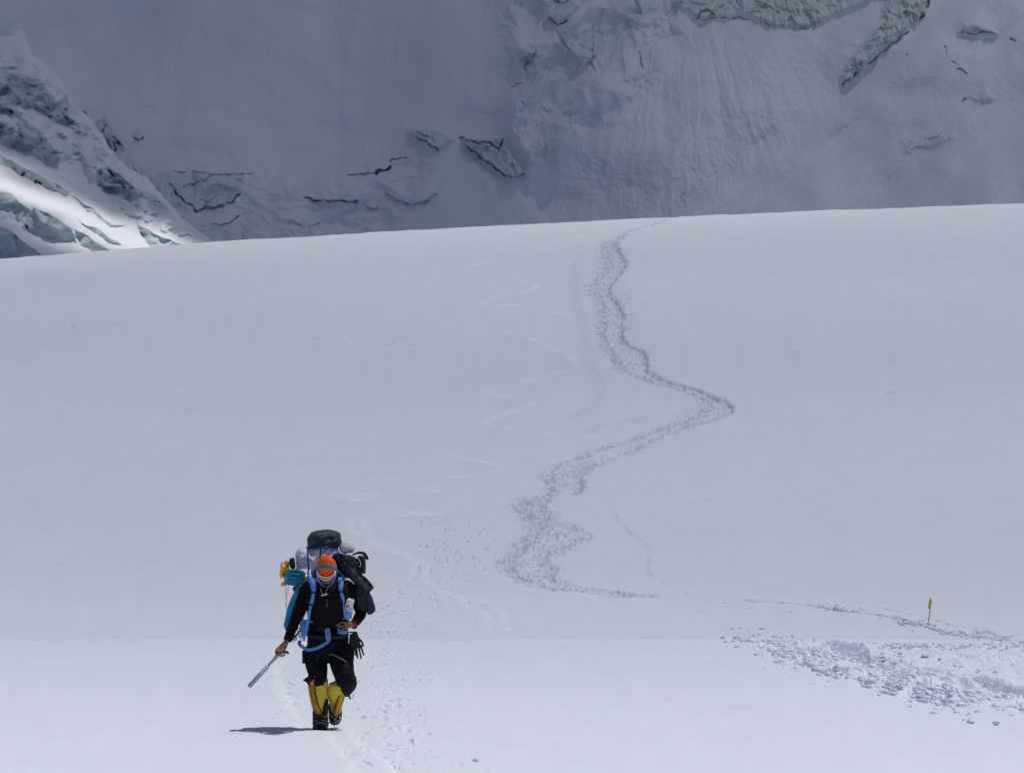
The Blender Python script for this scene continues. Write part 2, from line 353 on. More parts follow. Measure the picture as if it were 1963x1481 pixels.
    for px, py, wd in prints:
        x0, y0 = ground_at(px, py); sc = y0 / FP; a = wd * .5 * sc * R.uniform(.9, 1.3); bb = a * (R.uniform(1.0, 1.7) if py > 1150 else R.uniform(1.0, 1.7))
        i0, i1 = np.searchsorted(y, [y0 - 3 * bb, y0 + 3 * bb]); sl = slice(i0, i1)
        c0, c1 = np.searchsorted(S, [(x0 - 4 * a) / y0, (x0 + 4 * a) / y0])
        xx, yv = X[sl, c0:c1], Y[sl, c0:c1]
        q = ((xx - x0) / a + .25 * (yv - y0) / bb) ** 2 + ((yv - y0) / bb) ** 2
        dep = min(.07, a * .9) * (0.4 if py < 1000 else 1)
        ice[sl, c0:c1] = np.maximum(ice[sl, c0:c1], np.exp(-q * q) * (1.0 if py > 1000 else .25)); Z[sl, c0:c1] += -dep * 1.7 * np.exp(-q * q * 1.1) + dep * .4 * np.exp(-(np.sqrt(q) - 1.7) ** 2 * 5) * (yv < y0)  # ice here paints the shade inside each print
    # ski tracks: pressed smooth ribbons
    for pts in SKI:
        g = gp(pts, 4)
        d = polydist(X, Y, g, 1.0, .35, 1.5); wid = 10 / FP * Y
        wide = 1.7 if pts[-1][1] > 1380 else 1.0
        mk = (1 - sst(.15, 1.2, d / (wid * wide * (1 + .5 * pn(X * 2, Y * .7, 81)))))
        packed = np.maximum(packed, mk * np.clip(.65 + .6 * pn(X * 1.6, Y * .5, 82), 0, 1))
        Z += -.004 * mk + .012 * mk * pn(X * 6, Y * 2, 83) * (wide > 1.2)
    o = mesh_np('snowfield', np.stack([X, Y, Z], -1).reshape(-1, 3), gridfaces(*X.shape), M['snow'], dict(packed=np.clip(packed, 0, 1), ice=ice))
    tag(o, 'wide smooth snow slope rising from the foreground to a tilted ridge', kind='structure'); o.name = 'snow_ground'
    return gb
GB = build_snowfield()

# ------------------------------------------------------------------ broken snow lying in the debris band
def lumpmesh(R, n=1):
    t = (1 + 5 ** .5) / 2
    v = [(-1, t, 0), (1, t, 0), (-1, -t, 0), (1, -t, 0), (0, -1, t), (0, 1, t), (0, -1, -t), (0, 1, -t), (t, 0, -1), (t, 0, 1), (-t, 0, -1), (-t, 0, 1)]
    f = [(0, 11, 5), (0, 5, 1), (0, 1, 7), (0, 7, 10), (0, 10, 11), (1, 5, 9), (5, 11, 4), (11, 10, 2), (10, 7, 6), (7, 1, 8), (3, 9, 4), (3, 4, 2), (3, 2, 6), (3, 6, 8), (3, 8, 9), (4, 9, 5), (2, 4, 11), (6, 2, 10), (8, 6, 7), (9, 8, 1)]
    v = [Vector(a).normalized() for a in v]
    for _ in range(n):
        c = {}; nf = []
        def mid(a, b):
            k = (min(a, b), max(a, b))
            if k not in c: v.append(((v[a] + v[b]) / 2).normalized()); c[k] = len(v) - 1
            return c[k]
        for a, b, d in f:
            ab, bd, da = mid(a, b), mid(b, d), mid(d, a); nf += [(a, ab, da), (b, bd, ab), (d, da, bd), (ab, bd, da)]
        f = nf
    return np.array([tuple(a) for a in v]), np.array(f)
LV, LF = lumpmesh(None, 1)
LV2, LF2 = lumpmesh(None, 3)
def lump_verts(V0, x, y, z, sx, sy, sz, rz, seed, rough=.35):
    o = np.array([mnoise.noise(Vector(p) * 1.6 + Vector((seed * 3.1, seed * 1.7, 0))) + .4 * mnoise.noise(Vector(p) * 4 + Vector((seed, 0, 0))) for p in V0])
    P = V0 * (1 + rough * o[:, None] * 1.6) * np.array([sx, sy, sz]); c, s = math.cos(rz), math.sin(rz)
    return np.stack([P[:, 0] * c - P[:, 1] * s + x, P[:, 0] * s + P[:, 1] * c + y, P[:, 2] + z], 1)
def debris():
    R = random.Random(3); Vs = []; Fs = []; n = 0
    lowl = [(1405, 1222), (1470, 1244), (1520, 1266), (1600, 1284), (1680, 1304), (1740, 1322), (1860, 1344), (1990, 1360)]
    up = [(1405, 1221), (1500, 1226), (1620, 1229), (1760, 1232), (1990, 1236)]
    def line(L, t):
        k = t * (len(L) - 1); i = min(int(k), len(L) - 2); f = k - i
        return L[i][0] + (L[i + 1][0] - L[i][0]) * f, L[i][1] + (L[i + 1][1] - L[i][1]) * f
    base = [(np.array(LV), LF)]
    pts = []
    for _ in range(900):
        x, y = line(lowl, R.random() ** .8); pts.append((x + R.gauss(0, 26), y + R.gauss(-9, 14), .007 + .03 * R.random() ** 2.2))
    for _ in range(420):
        x, y = line(up, R.random()); pts.append((x, y + abs(R.gauss(0, 9)), .007 + .02 * R.random() ** 2))
    for _ in range(360):
        t = R.random(); a, b = line(up, t), line(lowl, t); k = R.random()
        pts.append((a[0] + (b[0] - a[0]) * k, a[1] + (b[1] - a[1]) * k, .007 + .024 * R.random() ** 2))
    for _ in range(420):
        x, y = line(T_CONT[2:], R.random()); pts.append((x, y + R.gauss(0, 6), .010 + .026 * R.random() ** 2))
    for _ in range(200):
        pts.append((R.uniform(1790, 1990), R.gauss(1348, 12), .008 + .035 * R.random() ** 2))
    for _ in range(44):
        x, y = line(lowl, R.random()); pts.append((x + R.gauss(0, 16), y + R.gauss(-6, 9), R.uniform(.035, .07)))
    for px, py, s in pts:
        if py < 1150: continue
        x, y = ground_at(px, py); z = zat(x, y)
        Vs.append(lump_verts(LV, x, y, z - s * .05, s * R.uniform(.8, 1.6), s * R.uniform(.8, 1.6), s * R.uniform(.6, 1.0), R.uniform(0, 6.3), R.random() * 60)); Fs.append(LF + n); n += len(LV)
    V = np.concatenate(Vs); F = np.concatenate(Fs)
    o = mesh_np('snow_debris', V, F, M['snow'], dict(packed=np.zeros(len(V)), ice=np.zeros(len(V))), smooth=False)
    tag(o, 'crumbled lumps of broken snow strewn over the trampled track at right', 'snow debris', kind='stuff')
debris()
def single_lump(px, py, s, label, seed):
    x, y = ground_at(px, py); z = zat(x, y)
    V = lump_verts(LV2, 0, 0, 0, s * 1.2, s, s * .75, seed, seed, .45)
    o = mesh_np('snow_lump', V, LF2, M['snow'], dict(packed=np.zeros(len(V)), ice=np.zeros(len(V))), smooth=False)
    o.location = (x, y, z + s * .35); tag(o, label, 'snow lump')
single_lump(911, 1460, .030, 'small round lump of snow alone on smooth snow near the bottom edge', 2.0)
single_lump(1412, 1225, .055, 'snow lump at the far left tip of the broken snow band', 5.0)
single_lump(1722, 1320, .060, 'big snow lump on the lower edge of the broken snow band', 8.0)
single_lump(1826, 1340, .065, 'biggest snow lump, at the lower right of the broken snow band', 11.0)

# ------------------------------------------------------------------ far wall and icefall (relief surfaces)
def relief(name, us, vs, Yf, mat, label, attrs, kind='structure'):
    U, V = np.meshgrid(us, vs)
    Y = Yf
    P = np.stack([(U - CX) / FP * Y, Y, CAMZ + (CY - V) / FP * Y], -1)
    o = mesh_np(name, P.reshape(-1, 3), gridfaces(*U.shape), mat, attrs)
    tag(o, label, kind=kind); return o
def wall_base(U, V):
    k = .0685
    Y = 640 + 1.15 * k * (500 - V)
    Y += np.where(V < 0, 1.0 * k * (-V) * .0, 0)
    Y -= .30 * k * (140 * np.logaddexp(0, (U - 1050) / 140)) * (1 - .6 * sst(1900, 3500, U)) * sst(-900, 300, -np.abs(V - 300) + 600)
    Y -= .35 * k * np.maximum(650 - U, 0) * (1 - .6 * sst(0, 2500, -U))
    return Y
def build_wall():
    u = np.concatenate([-(np.geomspace(6, 900, 34).cumsum())[::-1] - 62, np.arange(-60, 2024, 1.75), 2026 + np.geomspace(6, 900, 34).cumsum()])
    v = np.concatenate([-(np.geomspace(5, 600, 34).cumsum())[::-1] - 22, np.arange(-20, 500, 1.6), np.arange(505, 760, 25)])
    U, V = np.meshgrid(u, v)
    Y = wall_base(U, V)
    out = np.zeros(U.shape); ice = np.zeros(U.shape); recess_shade = np.zeros(U.shape)     # out: metres towards the viewer
    out += 5.0 * fbm(U / 900, V / 700, 3, 1) + 1.6 * fbm(U / 260, V / 200, 3, 2)
    # warped fine texture of wind-worn snow
    WU = U + 30 * fbm(U / 120, V / 120, 2, 9); WV = V + 30 * fbm(U / 120, V / 120, 2, 10)
    out += +.30 * fbm(WU / 70, WV / 60, 4, 3) + .05 * fbm(WU / 14, WV / 10, 3, 6)
    # flutings running down the fans
    fan = polymask(U, V, [(1190, 130), (1330, 60), (1560, 130), (1500, 300), (1290, 430), (940, 470), (1010, 350), (1120, 260)], 50)
    ang = (U - 1330) + (V - 60) * .55
    rad = np.hypot(U - 1330, V + 60)
    th = np.arctan2(U - 1290, V + 260) + .012 * fbm(U / 60, V / 60, 3, 7)
    out += fan * (.20 * fbm(th * 26, rad / 330, 3, 11) + .06 * fbm(th * 120, rad / 110, 3, 12) * sst(-.3, .5, fbm(U / 90, V / 90, 2, 13)) + .08 * fbm(U / 9, V / 12, 3, 14))
    # right snow slope: long oblique grooves dropping to the lower left
    rs = polymask(U, V, [(1790, 0), (2100, -20), (2100, 520), (900, 520), (1010, 440), (1330, 330), (1630, 170), (1700, 100)], 50)
    a = (U * .62 + V * .78)
    bq = (-U * .78 + V * .62)
    out += -rs * .22 * fbm(WU / 70, WV / 60, 4, 3) + rs * (1.7 * fbm(a / 120, bq / 800, 3, 15) + .20 * fbm(a / 26, bq / 300, 3, 16) + .02 * fbm(U / 10, V / 8, 2, 17))
    # big smooth dark bowl, left centre: faint vertical slough marks
    lb = polymask(U, V, [(60, -40), (880, -40), (900, 240), (700, 310), (420, 320), (200, 200)], 70)
    out += lb * (.25 * fbm(U / 75 + V / 400, V / 500, 3, 18) + .22 * ridged(WU / 170, WV / 90, 3, 19) * polymask(U, V, [(160, 100), (330, 90), (520, 150), (520, 250), (300, 230)], 40))
    # rugged rib, upper centre
    rib = polymask(U, V, [(955, -30), (1330, -30), (1290, 60), (1235, 165), (1150, 245), (1060, 310), (1005, 345), (985, 270), (960, 150)], 42)
    hf, bf = facets(WU / 62, WV / 74, 2); hf2, bf2 = facets(WU / 24, WV / 30, 4)
    out += rib * (4.6 * ridged((WU + .4 * WV) / 170, WV / 190, 4, 20) + .55 * hf + .22 * hf2 + .55 * fbm(WU / 34, WV / 44, 5, 22))
    ice = np.maximum(ice, rib * sst(-.25, .45, fbm(U / 80, V / 90, 3, 24)) * .75)
    # crests of the rib
    for pts, h, wd in (([(1085, 60), (1055, 95), (1030, 120), (1020, 160), (990, 200), (985, 250), (1010, 290)], 2.6, 22), ([(1130, 0), (1085, 60), (1050, 80), (990, 95)], 2.4, 18), ([(1230, 60), (1180, 110), (1150, 160), (1120, 120)], 1.8, 24)):
        d = polydist(U, V, pts); out += h * np.exp(-(d / wd) ** 1.3)
    def band(poly, h, soft=5, icev=.9, rgh=.6, seed=30, bevel=1.0):
        nonlocal out, ice
        q = polymask(U, V, poly, soft); f1, b1 = facets(WU / 26, WV / 20, seed); f2, b2 = facets(WU / 10, WV / 9, seed + 1)
        out += q * (h + rgh * (f1 * 1.0 + .5 * f2 + .6 * ridged(U / 22, V / 50, 3, seed)))
        ice = np.maximum(ice, q * icev)
    def crack(pts, wd, dep, b=.8, seed=50):  # cuts the groove and paints its shade into the colour
        nonlocal out, recess_shade
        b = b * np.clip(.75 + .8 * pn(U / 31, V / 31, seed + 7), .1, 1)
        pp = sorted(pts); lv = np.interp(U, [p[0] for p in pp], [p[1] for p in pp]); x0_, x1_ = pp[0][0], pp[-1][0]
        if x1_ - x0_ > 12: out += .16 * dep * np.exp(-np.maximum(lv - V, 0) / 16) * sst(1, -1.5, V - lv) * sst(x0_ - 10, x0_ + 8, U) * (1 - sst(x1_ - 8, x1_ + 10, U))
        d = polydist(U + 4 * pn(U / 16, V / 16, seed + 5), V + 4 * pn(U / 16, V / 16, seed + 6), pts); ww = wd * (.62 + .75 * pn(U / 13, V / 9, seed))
        q = 1 - sst(.3, 1.1, d / np.maximum(ww, .35)); q = q * sst(-.05, .35, ww / wd); out -= q * dep * .6; recess_shade = np.maximum(recess_shade, q * b * (.05 + .5 * sst(-.15, .45, pn(U / 9, V / 7, seed + 1))))
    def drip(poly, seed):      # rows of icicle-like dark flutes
        nonlocal out, recess_shade
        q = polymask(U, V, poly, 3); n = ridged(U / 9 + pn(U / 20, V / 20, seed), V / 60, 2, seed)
        n = n + .3 * pn(U / 30, V / 20, seed + 3) - .15; out -= q * .7 * sst(.15, .7, n); recess_shade = np.maximum(recess_shade, q * .4 * sst(.4, .9, n))  # groove shade painted in as well
    # heart-shaped serac block and upper ice lip
    band([(1040, 0), (1075, -5), (1105, 0), (1110, 12), (1090, 30), (1075, 44), (1050, 32), (1040, 18)], 1.8, 4, .8, .35, 31); crack([(1052, 34), (1072, 47), (1086, 42)], 3.2, 2.5)
    crack([(1062, 0), (1082, 8), (1090, 2)], 3, 1.5, .7)
    crack([(1135, 52), (1140, 75), (1136, 100)], 3, 1.4, .7); band([(1100, 60), (1138, 50), (1145, 108), (1090, 118)], .7, 5, .9, .5, 33); band([(1140, 60), (1180, 55), (1178, 90), (1142, 110)], -.8, 6, .6, .4, 35)
    band([(1000, 115), (1028, 98), (1032, 110), (1008, 138)], -1.0, 4, .9, .5, 34); crack([(1003, 128), (1012, 118), (1025, 104)], 3, 1.4, .6); crack([(980, 165), (1000, 160)], 2, 1)
    crack([(1226, 100), (1229, 112), (1231, 132)], 2.2, .9, .6); crack([(1000, 195), (1008, 203)], 2.0, .9, .7)
    # top ice cliff with drips
    band([(1300, -20), (1720, -20), (1600, 30), (1560, 48), (1490, 52), (1430, 28), (1380, 35), (1340, 38), (1318, 22), (1290, 4)], 1.0, 7, .85, .55, 36)
    drip([(1405, 0), (1425, 0), (1425, 22), (1405, 24)], 61); drip([(1430, 8), (1570, 22), (1560, 60), (1470, 52), (1440, 34)], 63)
    crack([(1336, 36), (1345, 22), (1356, 18), (1372, 30)], 3, 1.5, .5); crack([(1342, 38), (1400, 34), (1440, 36)], 2.0, 1.2, .4)
    # right serac edge
    band([(1700, -20), (1782, -20), (1780, 8), (1768, 34), (1722, 70), (1690, 100), (1664, 122), (1648, 150), (1618, 162), (1612, 150), (1632, 112), (1668, 70), (1692, 40)], 1.1, 7, .8, .8, 38)
    crack([(1781, 0), (1778, 16), (1764, 38)], 4.5, 2.4, .9); crack([(1740, 62), (1712, 84), (1690, 100), (1668, 120)], 3, 1.7, .5); crack([(1640, 140), (1632, 152), (1616, 160)], 3, 1.6, .6)
    drip([(1735, 15), (1775, 5), (1765, 40), (1730, 55)], 65)
    # cone fan and its two seracs
    cone = polymask(U, V, [(868, 262), (905, 300), (980, 350), (1040, 420), (1060, 500), (700, 500), (770, 420), (838, 292)], 14)
    out += cone * (1.1 + .07 * fbm(np.arctan2(U - 868, V - 230) * 9, V / 300, 3, 41)); ice = np.maximum(ice, cone * .35)
    band([(780, 256), (792, 246), (835, 248), (860, 262), (866, 268), (842, 286), (830, 284), (808, 270)], 1.8, 4, .9, .5, 42)
    crack([(800, 254), (812, 258), (822, 263)], 2.0, 1.3); crack([(797, 264), (815, 270), (828, 280), (840, 284)], 3.4, 2.2)
    band([(884, 266), (930, 262), (966, 262), (972, 284), (988, 306), (1008, 330), (985, 343), (962, 334), (930, 310), (900, 284)], 2.2, 4, .95, .6, 44)
    crack([(895, 282), (930, 306), (960, 330), (984, 342), (1004, 336)], 3.0, 2.6, .7); crack([(880, 264), (902, 270), (918, 276), (935, 272), (958, 284), (964, 264)], 2.8, 1.8, .8); crack([(982, 300), (982, 316)], 1.8, .9, .5)
    # long bergschrund cracks
    crack([(664, 337), (690, 334), (712, 332), (730, 328), (745, 319), (752, 306), (772, 304), (780, 302)], 2.2, 1.6, .7); crack([(722, 332), (738, 325), (745, 320)], 4.5, 2.8, .9)
    crack([(584, 378), (600, 382), (612, 386), (650, 384), (684, 388)], 3.0, 2.2, .6)
    d = np.hypot((U - 645) / 50, (V - 372) / 32); out += 1.3 * np.exp(-d ** 3) * (V < 384)
    d = np.hypot((U - 788) / 48, (V - 366) / 24); out += 2.2 * np.sqrt(np.clip(1 - d * d, 0, 1)) * (1 + .15 * pn(U / 20, V / 14, 8)); crack([(742, 372), (760, 384), (790, 391), (815, 386), (834, 372)], 2.4, 1.0, .25)
    d = np.hypot((U - 716) / 14, (V - 395) / 9); out += .9 * np.sqrt(np.clip(1 - d * d, 0, 1)); crack([(704, 396), (716, 401), (726, 396)], 2, .8, .3)
    # jumbled snow-covered blocks along the whole foot of the wall, left to centre
    foot = polymask(U, V, [(150, 190), (205, 215), (300, 318), (480, 326), (600, 352), (700, 325), (760, 290), (850, 240), (865, 290), (770, 420), (700, 470), (380, 470), (300, 400), (200, 300)], 26)
    g1, _ = facets(WU / 46, WV / 26, 71); g2, _ = facets(WU / 19, WV / 12, 72)
    out += foot * (.95 * blur(g1, 3.0) + .30 * blur(g2, 1.4) + .9 * ridged(WU / 110, WV / 42, 4, 73))
    ice = np.maximum(ice, foot * .6 * sst(.0, .5, fbm(U / 46, V / 24, 3, 74)))
    # hanging ice scar, lower left centre
    band([(300, 330), (400, 330), (470, 336), (468, 362), (452, 384), (430, 396), (380, 404), (350, 400), (315, 388), (296, 360)], .6, 7, .85, .45, 46)
    crack([(328, 330), (352, 331), (380, 330), (412, 336), (446, 334), (486, 333)], 1.6, 1.2, .6); crack([(352, 358), (372, 352), (390, 347), (402, 338)], 1.6, 1.0, .6)
    crack([(334, 366), (346, 378), (356, 388), (374, 402)], 3.2, 1.8, .7); crack([(374, 402), (400, 398), (430, 394), (444, 386), (458, 372)], 3.6, 2.2, .65); crack([(335, 370), (340, 374)], 5, 2.4, .9); crack([(386, 382), (398, 388)], 1.8, 1, .7)
    crack([(408, 432), (420, 432), (440, 428), (456, 414), (482, 407)], 2.2, 1.4, .5)
    band([(478, 410), (540, 418), (600, 425), (605, 452), (560, 450), (500, 440), (470, 425)], .5, 9, .6, .5, 48); crack([(590, 436), (598, 432), (610, 428)], 2.2, 1.2, .6)
    d = np.hypot((U - 505) / 42, (V - 446) / 24); out += 1.5 * np.sqrt(np.clip(1 - d * d, 0, 1))
    # blocks along the left
    band([(178, 250), (185, 232), (205, 225), (212, 240), (230, 262), (243, 285), (215, 292), (208, 268)], 1.2, 4, .9, .8, 52); crack([(180, 258), (194, 253), (203, 240)], 3, 1.8, .7); crack([(212, 290), (222, 288), (216, 262), (228, 276)], 3.4, 2.2, .7)
    band([(256, 258), (266, 250), (276, 262), (266, 270)], .6, 4, .8, .4, 53); crack([(258, 264), (266, 270), (275, 264)], 2.4, 1.5, .6)
    crack([(92, 142), (100, 148)], 4, 1.5, .6); crack([(150, 210), (166, 218)], 2, 1, .6)
    band([(250, 295), (290, 340), (270, 350), (235, 320)], .8, 8, .5, .5, 55)
    # small features on the right slope
    band([(1836, 62), (1850, 46), (1875, 44), (1900, 56), (1912, 66), (1868, 70)], .6, 5, .75, .4, 56); crack([(1842, 62), (1868, 65), (1884, 60), (1908, 66)], 1.8, 1.4, .6)
    crack([(1938, 75), (1946, 80)], 3.0, 1.4, .8); crack([(1834, 133), (1843, 134), (1851, 142)], 2.4, 1.4, .9); crack([(1810, 90), (1814, 104)], 1.6, .8, .7); crack([(1826, 115), (1831, 122)], 2.0, 1.0, .8)
    crack([(1843, 196), (1852, 190)], 2.2, 1.0, .6); band([(1860, 185), (1890, 170), (1905, 190), (1872, 200)], .5, 8, .5, .4, 58); crack([(1736, 108), (1742, 105)], 1.6, .7, .7)
    band([(1730, 270), (1800, 250), (1830, 262), (1780, 285), (1735, 292)], .45, 10, .5, .5, 59)
    # the far end of the trodden trail climbing the wall's foot
    d = polydist(U, V, [(1290, 425), (1300, 400), (1325, 375), (1352, 350), (1395, 325)]); q = (1 - sst(8, 22, d))
    n = fbm(U / 4.5, V / 2.6, 2, 66); out -= q * .12 * sst(.2, .5, n); recess_shade = np.maximum(recess_shade, q * .09 * sst(.2, .5, n))  # dents cut, then tinted dark in the colour
    fade = sst(-3000, 0, U) * (1 - sst(1963, 5000, U))
    out *= .35 + .65 * fade
    far = sst(0, 400, -V) + sst(0, 500, -U) + sst(0, 500, U - 1963)
    out += np.clip(far, 0, 1) * 9 * ridged(U / 900, V / 700, 5, 70)
    Y = Y - out
    relief('mountain_wall', u, v, Y, M['wall'], 'shaded snow and ice mountain wall closing the view behind the ridge', dict(ice=np.clip(ice, 0, 1) * .8, recess_shade=np.clip(recess_shade, 0, 1), packed=np.zeros(U.shape)))
build_wall()

def build_icefall():
    u = np.concatenate([-(np.geomspace(4, 260, 26).cumsum())[::-1] - 32, np.arange(-30, 440, 1.1)])
    v = np.concatenate([-(np.geomspace(4, 160, 24).cumsum())[::-1] - 12, np.arange(-10, 506, 1.1), np.arange(512, 700, 20)])
    U, V = np.meshgrid(u, v)
    k = .0445
    WU = U + 7 * fbm(U / 40, V / 40, 2, 101); WV = V + 7 * fbm(U / 40, V / 40, 2, 102)
    faces = [
        ([(2, 297), (30, 312), (60, 325), (90, 345), (120, 358), (136, 367), (130, 375), (110, 368), (75, 355), (45, 338), (20, 322), (-40, 300), (-40, 285)], 1),
        ([(-40, 232), (0, 235), (25, 240), (28, 258), (40, 268), (65, 278), (95, 292), (118, 300), (112, 320), (60, 298), (30, 286), (0, 275), (-40, 270)], 1),
        ([(38, 222), (60, 238), (82, 254), (100, 280), (122, 305), (95, 290), (60, 272), (38, 258), (30, 238)], .9),
        ([(-40, 360), (0, 366), (20, 370), (35, 385), (58, 402), (40, 422), (-40, 427)], 1),
        ([(65, 398), (84, 406), (108, 420), (136, 436), (146, 466), (112, 462), (60, 448), (44, 436)], 1),
        ([(142, 436), (165, 450), (185, 465), (215, 482), (186, 486), (155, 471)], 1),
        ([(-40, 430), (0, 434), (20, 440), (40, 460), (85, 492), (80, 520), (-40, 520)], 1),
        ([(262, 428), (285, 440), (312, 455), (350, 470), (290, 476), (272, 455)], 1),
        ([(142, 416), (165, 431), (190, 437), (205, 450), (232, 470), (215, 466), (180, 446)], .9),
        ([(183, 325), (206, 318), (240, 345), (277, 376), (255, 387), (215, 372), (188, 355)], .9),
        ([(-40, 125), (0, 134), (40, 142), (70, 150), (100, 185), (112, 212), (80, 205), (50, 215), (30, 190), (-40, 182)], .8),
        ([(-40, 160), (0, 168), (25, 180), (35, 205), (36, 228), (14, 220), (-40, 222)], .9),
        ([(60, 170), (82, 165), (118, 205), (140, 232), (128, 246), (95, 226), (70, 215)], .8),
        ([(108, 200), (128, 180), (136, 205), (124, 226)], .8),
        ([(136, 375), (170, 396), (215, 428), (246, 436), (212, 434), (168, 404)], .8),
        ([(322, 440), (345, 445), (368, 456), (350, 452)], .8),
        ([(-40, 20), (0, 25), (42, 52), (30, 66), (-40, 70)], .8), ([(240, 350), (300, 380), (330, 405), (300, 398), (262, 372)], .6),
    ]
    st = np.zeros(U.shape)
    for poly, s in faces:
        b = (U > min(p[0] for p in poly) - 12) & (U < max(p[0] for p in poly) + 12) & (V > min(p[1] for p in poly) - 12) & (V < max(p[1] for p in poly) + 12)
        st[b] = np.maximum(st[b], polymask(WU[b] * .4 + U[b] * .6, WV[b] * .4 + V[b] * .6, poly, 1.6) * s)
    m = 3.6 * (1 - st) + .05 * st                       # depth gained per metre climbed
    dv = np.gradient(v)[:, None]
    # least-squares surface with the wanted steepness everywhere (gentle snow, steep ice), on the evenly spaced core of the grid
    r0, r1 = 24, 24 + len(np.arange(-10, 506, 1.1)); c0 = 26
    core = m[r0:r1, c0:] * k * 1.1; mean = core.mean()
    gv = -(core - mean); gu = .5 * (core - mean)
    gv = np.concatenate([gv, -gv[::-1]], 0); gv = np.concatenate([gv, gv[:, ::-1]], 1)
    gu = np.concatenate([gu, gu[::-1]], 0); gu = np.concatenate([gu, -gu[:, ::-1]], 1)
    div = (gv - np.roll(gv, 1, 0)) + (gu - np.roll(gu, 1, 1))
    ky = 2 * np.cos(2 * np.pi * np.arange(div.shape[0]) / div.shape[0])[:, None] - 2; kx = 2 * np.cos(2 * np.pi * np.arange(div.shape[1]) / div.shape[1])[None] - 2
    den = ky + kx; den[0, 0] = 1; Fh = np.fft.fft2(div) / den; Fh[0, 0] = 0
    HPc = np.real(np.fft.ifft2(Fh))[:r1 - r0, :core.shape[1]]
    HP = np.pad(HPc, ((r0, len(v) - r1), (c0, 0)), 'edge')
    ms = mean / 1.1
    Y = 392 + ms * ((500 - V) + .50 * np.maximum(U, -200)) + HP
    out = .35 * fbm(WU / 60, WV / 40, 4, 103) + .10 * fbm(WU / 9, WV / 6, 3, 104) * (1 - st)
    f1, _ = facets(WU / 17, WV / 21, 105); f2, _ = facets(WU / 7, WV / 8, 106)
    upper = polymask(U, V, [(-60, 90), (60, 110), (150, 190), (210, 280), (300, 370), (400, 470), (330, 450), (230, 400), (160, 320), (60, 280), (-60, 240)], 10)
    f3, _ = facets(WU / 48, WV / 44, 111)
    out += st * (.9 * blur(f3, 1.6) + .05 * blur(f2, 1.2) + .09 * fbm(U / 16, V / 20, 3, 107)) + upper * (.35 * blur(f1, 1.8) + .5 * blur(f3, 2.5) + .10 * fbm(WU / 16, WV / 12, 4, 112) + 2.6 * ridged(WU / 70, WV / 34, 4, 108))
    for pts, h, wd in (([(150, 316), (165, 310), (178, 330)], 1.0, 9), ([(66, 398), (78, 425), (112, 440)], .9, 7), ([(-20, 233), (14, 231), (27, 238)], 1.0, 6), ([(106, 300), (118, 298), (112, 318)], .9, 6)):
        out += h * np.exp(-(polydist(U, V, pts) / wd) ** 1.4)
    # long thin melt line on the upper rib
    d = polydist(U, V, [(0, 284), (60, 308), (110, 335), (160, 372), (200, 398), (240, 412)]); out -= .18 * (1 - sst(.6, 2.2, d))
    # the outline against the wall behind
    edge = [(-900, -330), (-300, -60), (0, 20), (45, 62), (58, 100), (92, 132), (120, 160), (150, 205), (178, 232), (205, 275), (238, 318), (285, 345), (320, 385), (350, 420), (385, 448), (412, 466), (440, 484), (470, 520), (560, 620)]
    ev = np.interp(U, [p[0] for p in edge], [p[1] for p in edge]) + 5 * fbm(U / 16, V * 0, 3, 109) * (U < 330)
    e = V - ev
    Y = Y - out
    back = wall_base(U, V) + 30
    Y = Y + (back - Y) * (1 - sst(-1.5, 1.5, e)) + 10 * np.exp(-np.maximum(e, 0) / 5.0)
    ice = np.clip(st * (.8 + .25 * fbm(U / 18, V / 18, 3, 110)) + upper * .35 * sst(-.1, .5, fbm(U / 40, V / 40, 3, 113)), 0, 1)
    recess_shade = np.zeros(U.shape)
    for pts in ([(42, 336), (46, 332)], [(68, 350), (70, 347)], [(75, 350), (78, 352)], [(20, 212), (24, 216)], [(124, 224), (130, 228)], [(208, 327), (216, 336)], [(235, 355), (238, 360)], [(50, 433), (52, 436)]):
        d = polydist(U, V, pts); q = 1 - sst(1.2, 3, d); recess_shade = np.maximum(recess_shade, q * .7); Y += q * .6  # hollows pushed back, their shade painted dark
    relief('icefall', u, v, Y, M['icefall'], 'broken icefall of snow ribs and grey-green ice blocks with a sunlit streak, left edge', dict(ice=ice, recess_shade=recess_shade, packed=np.zeros(U.shape)))
build_icefall()

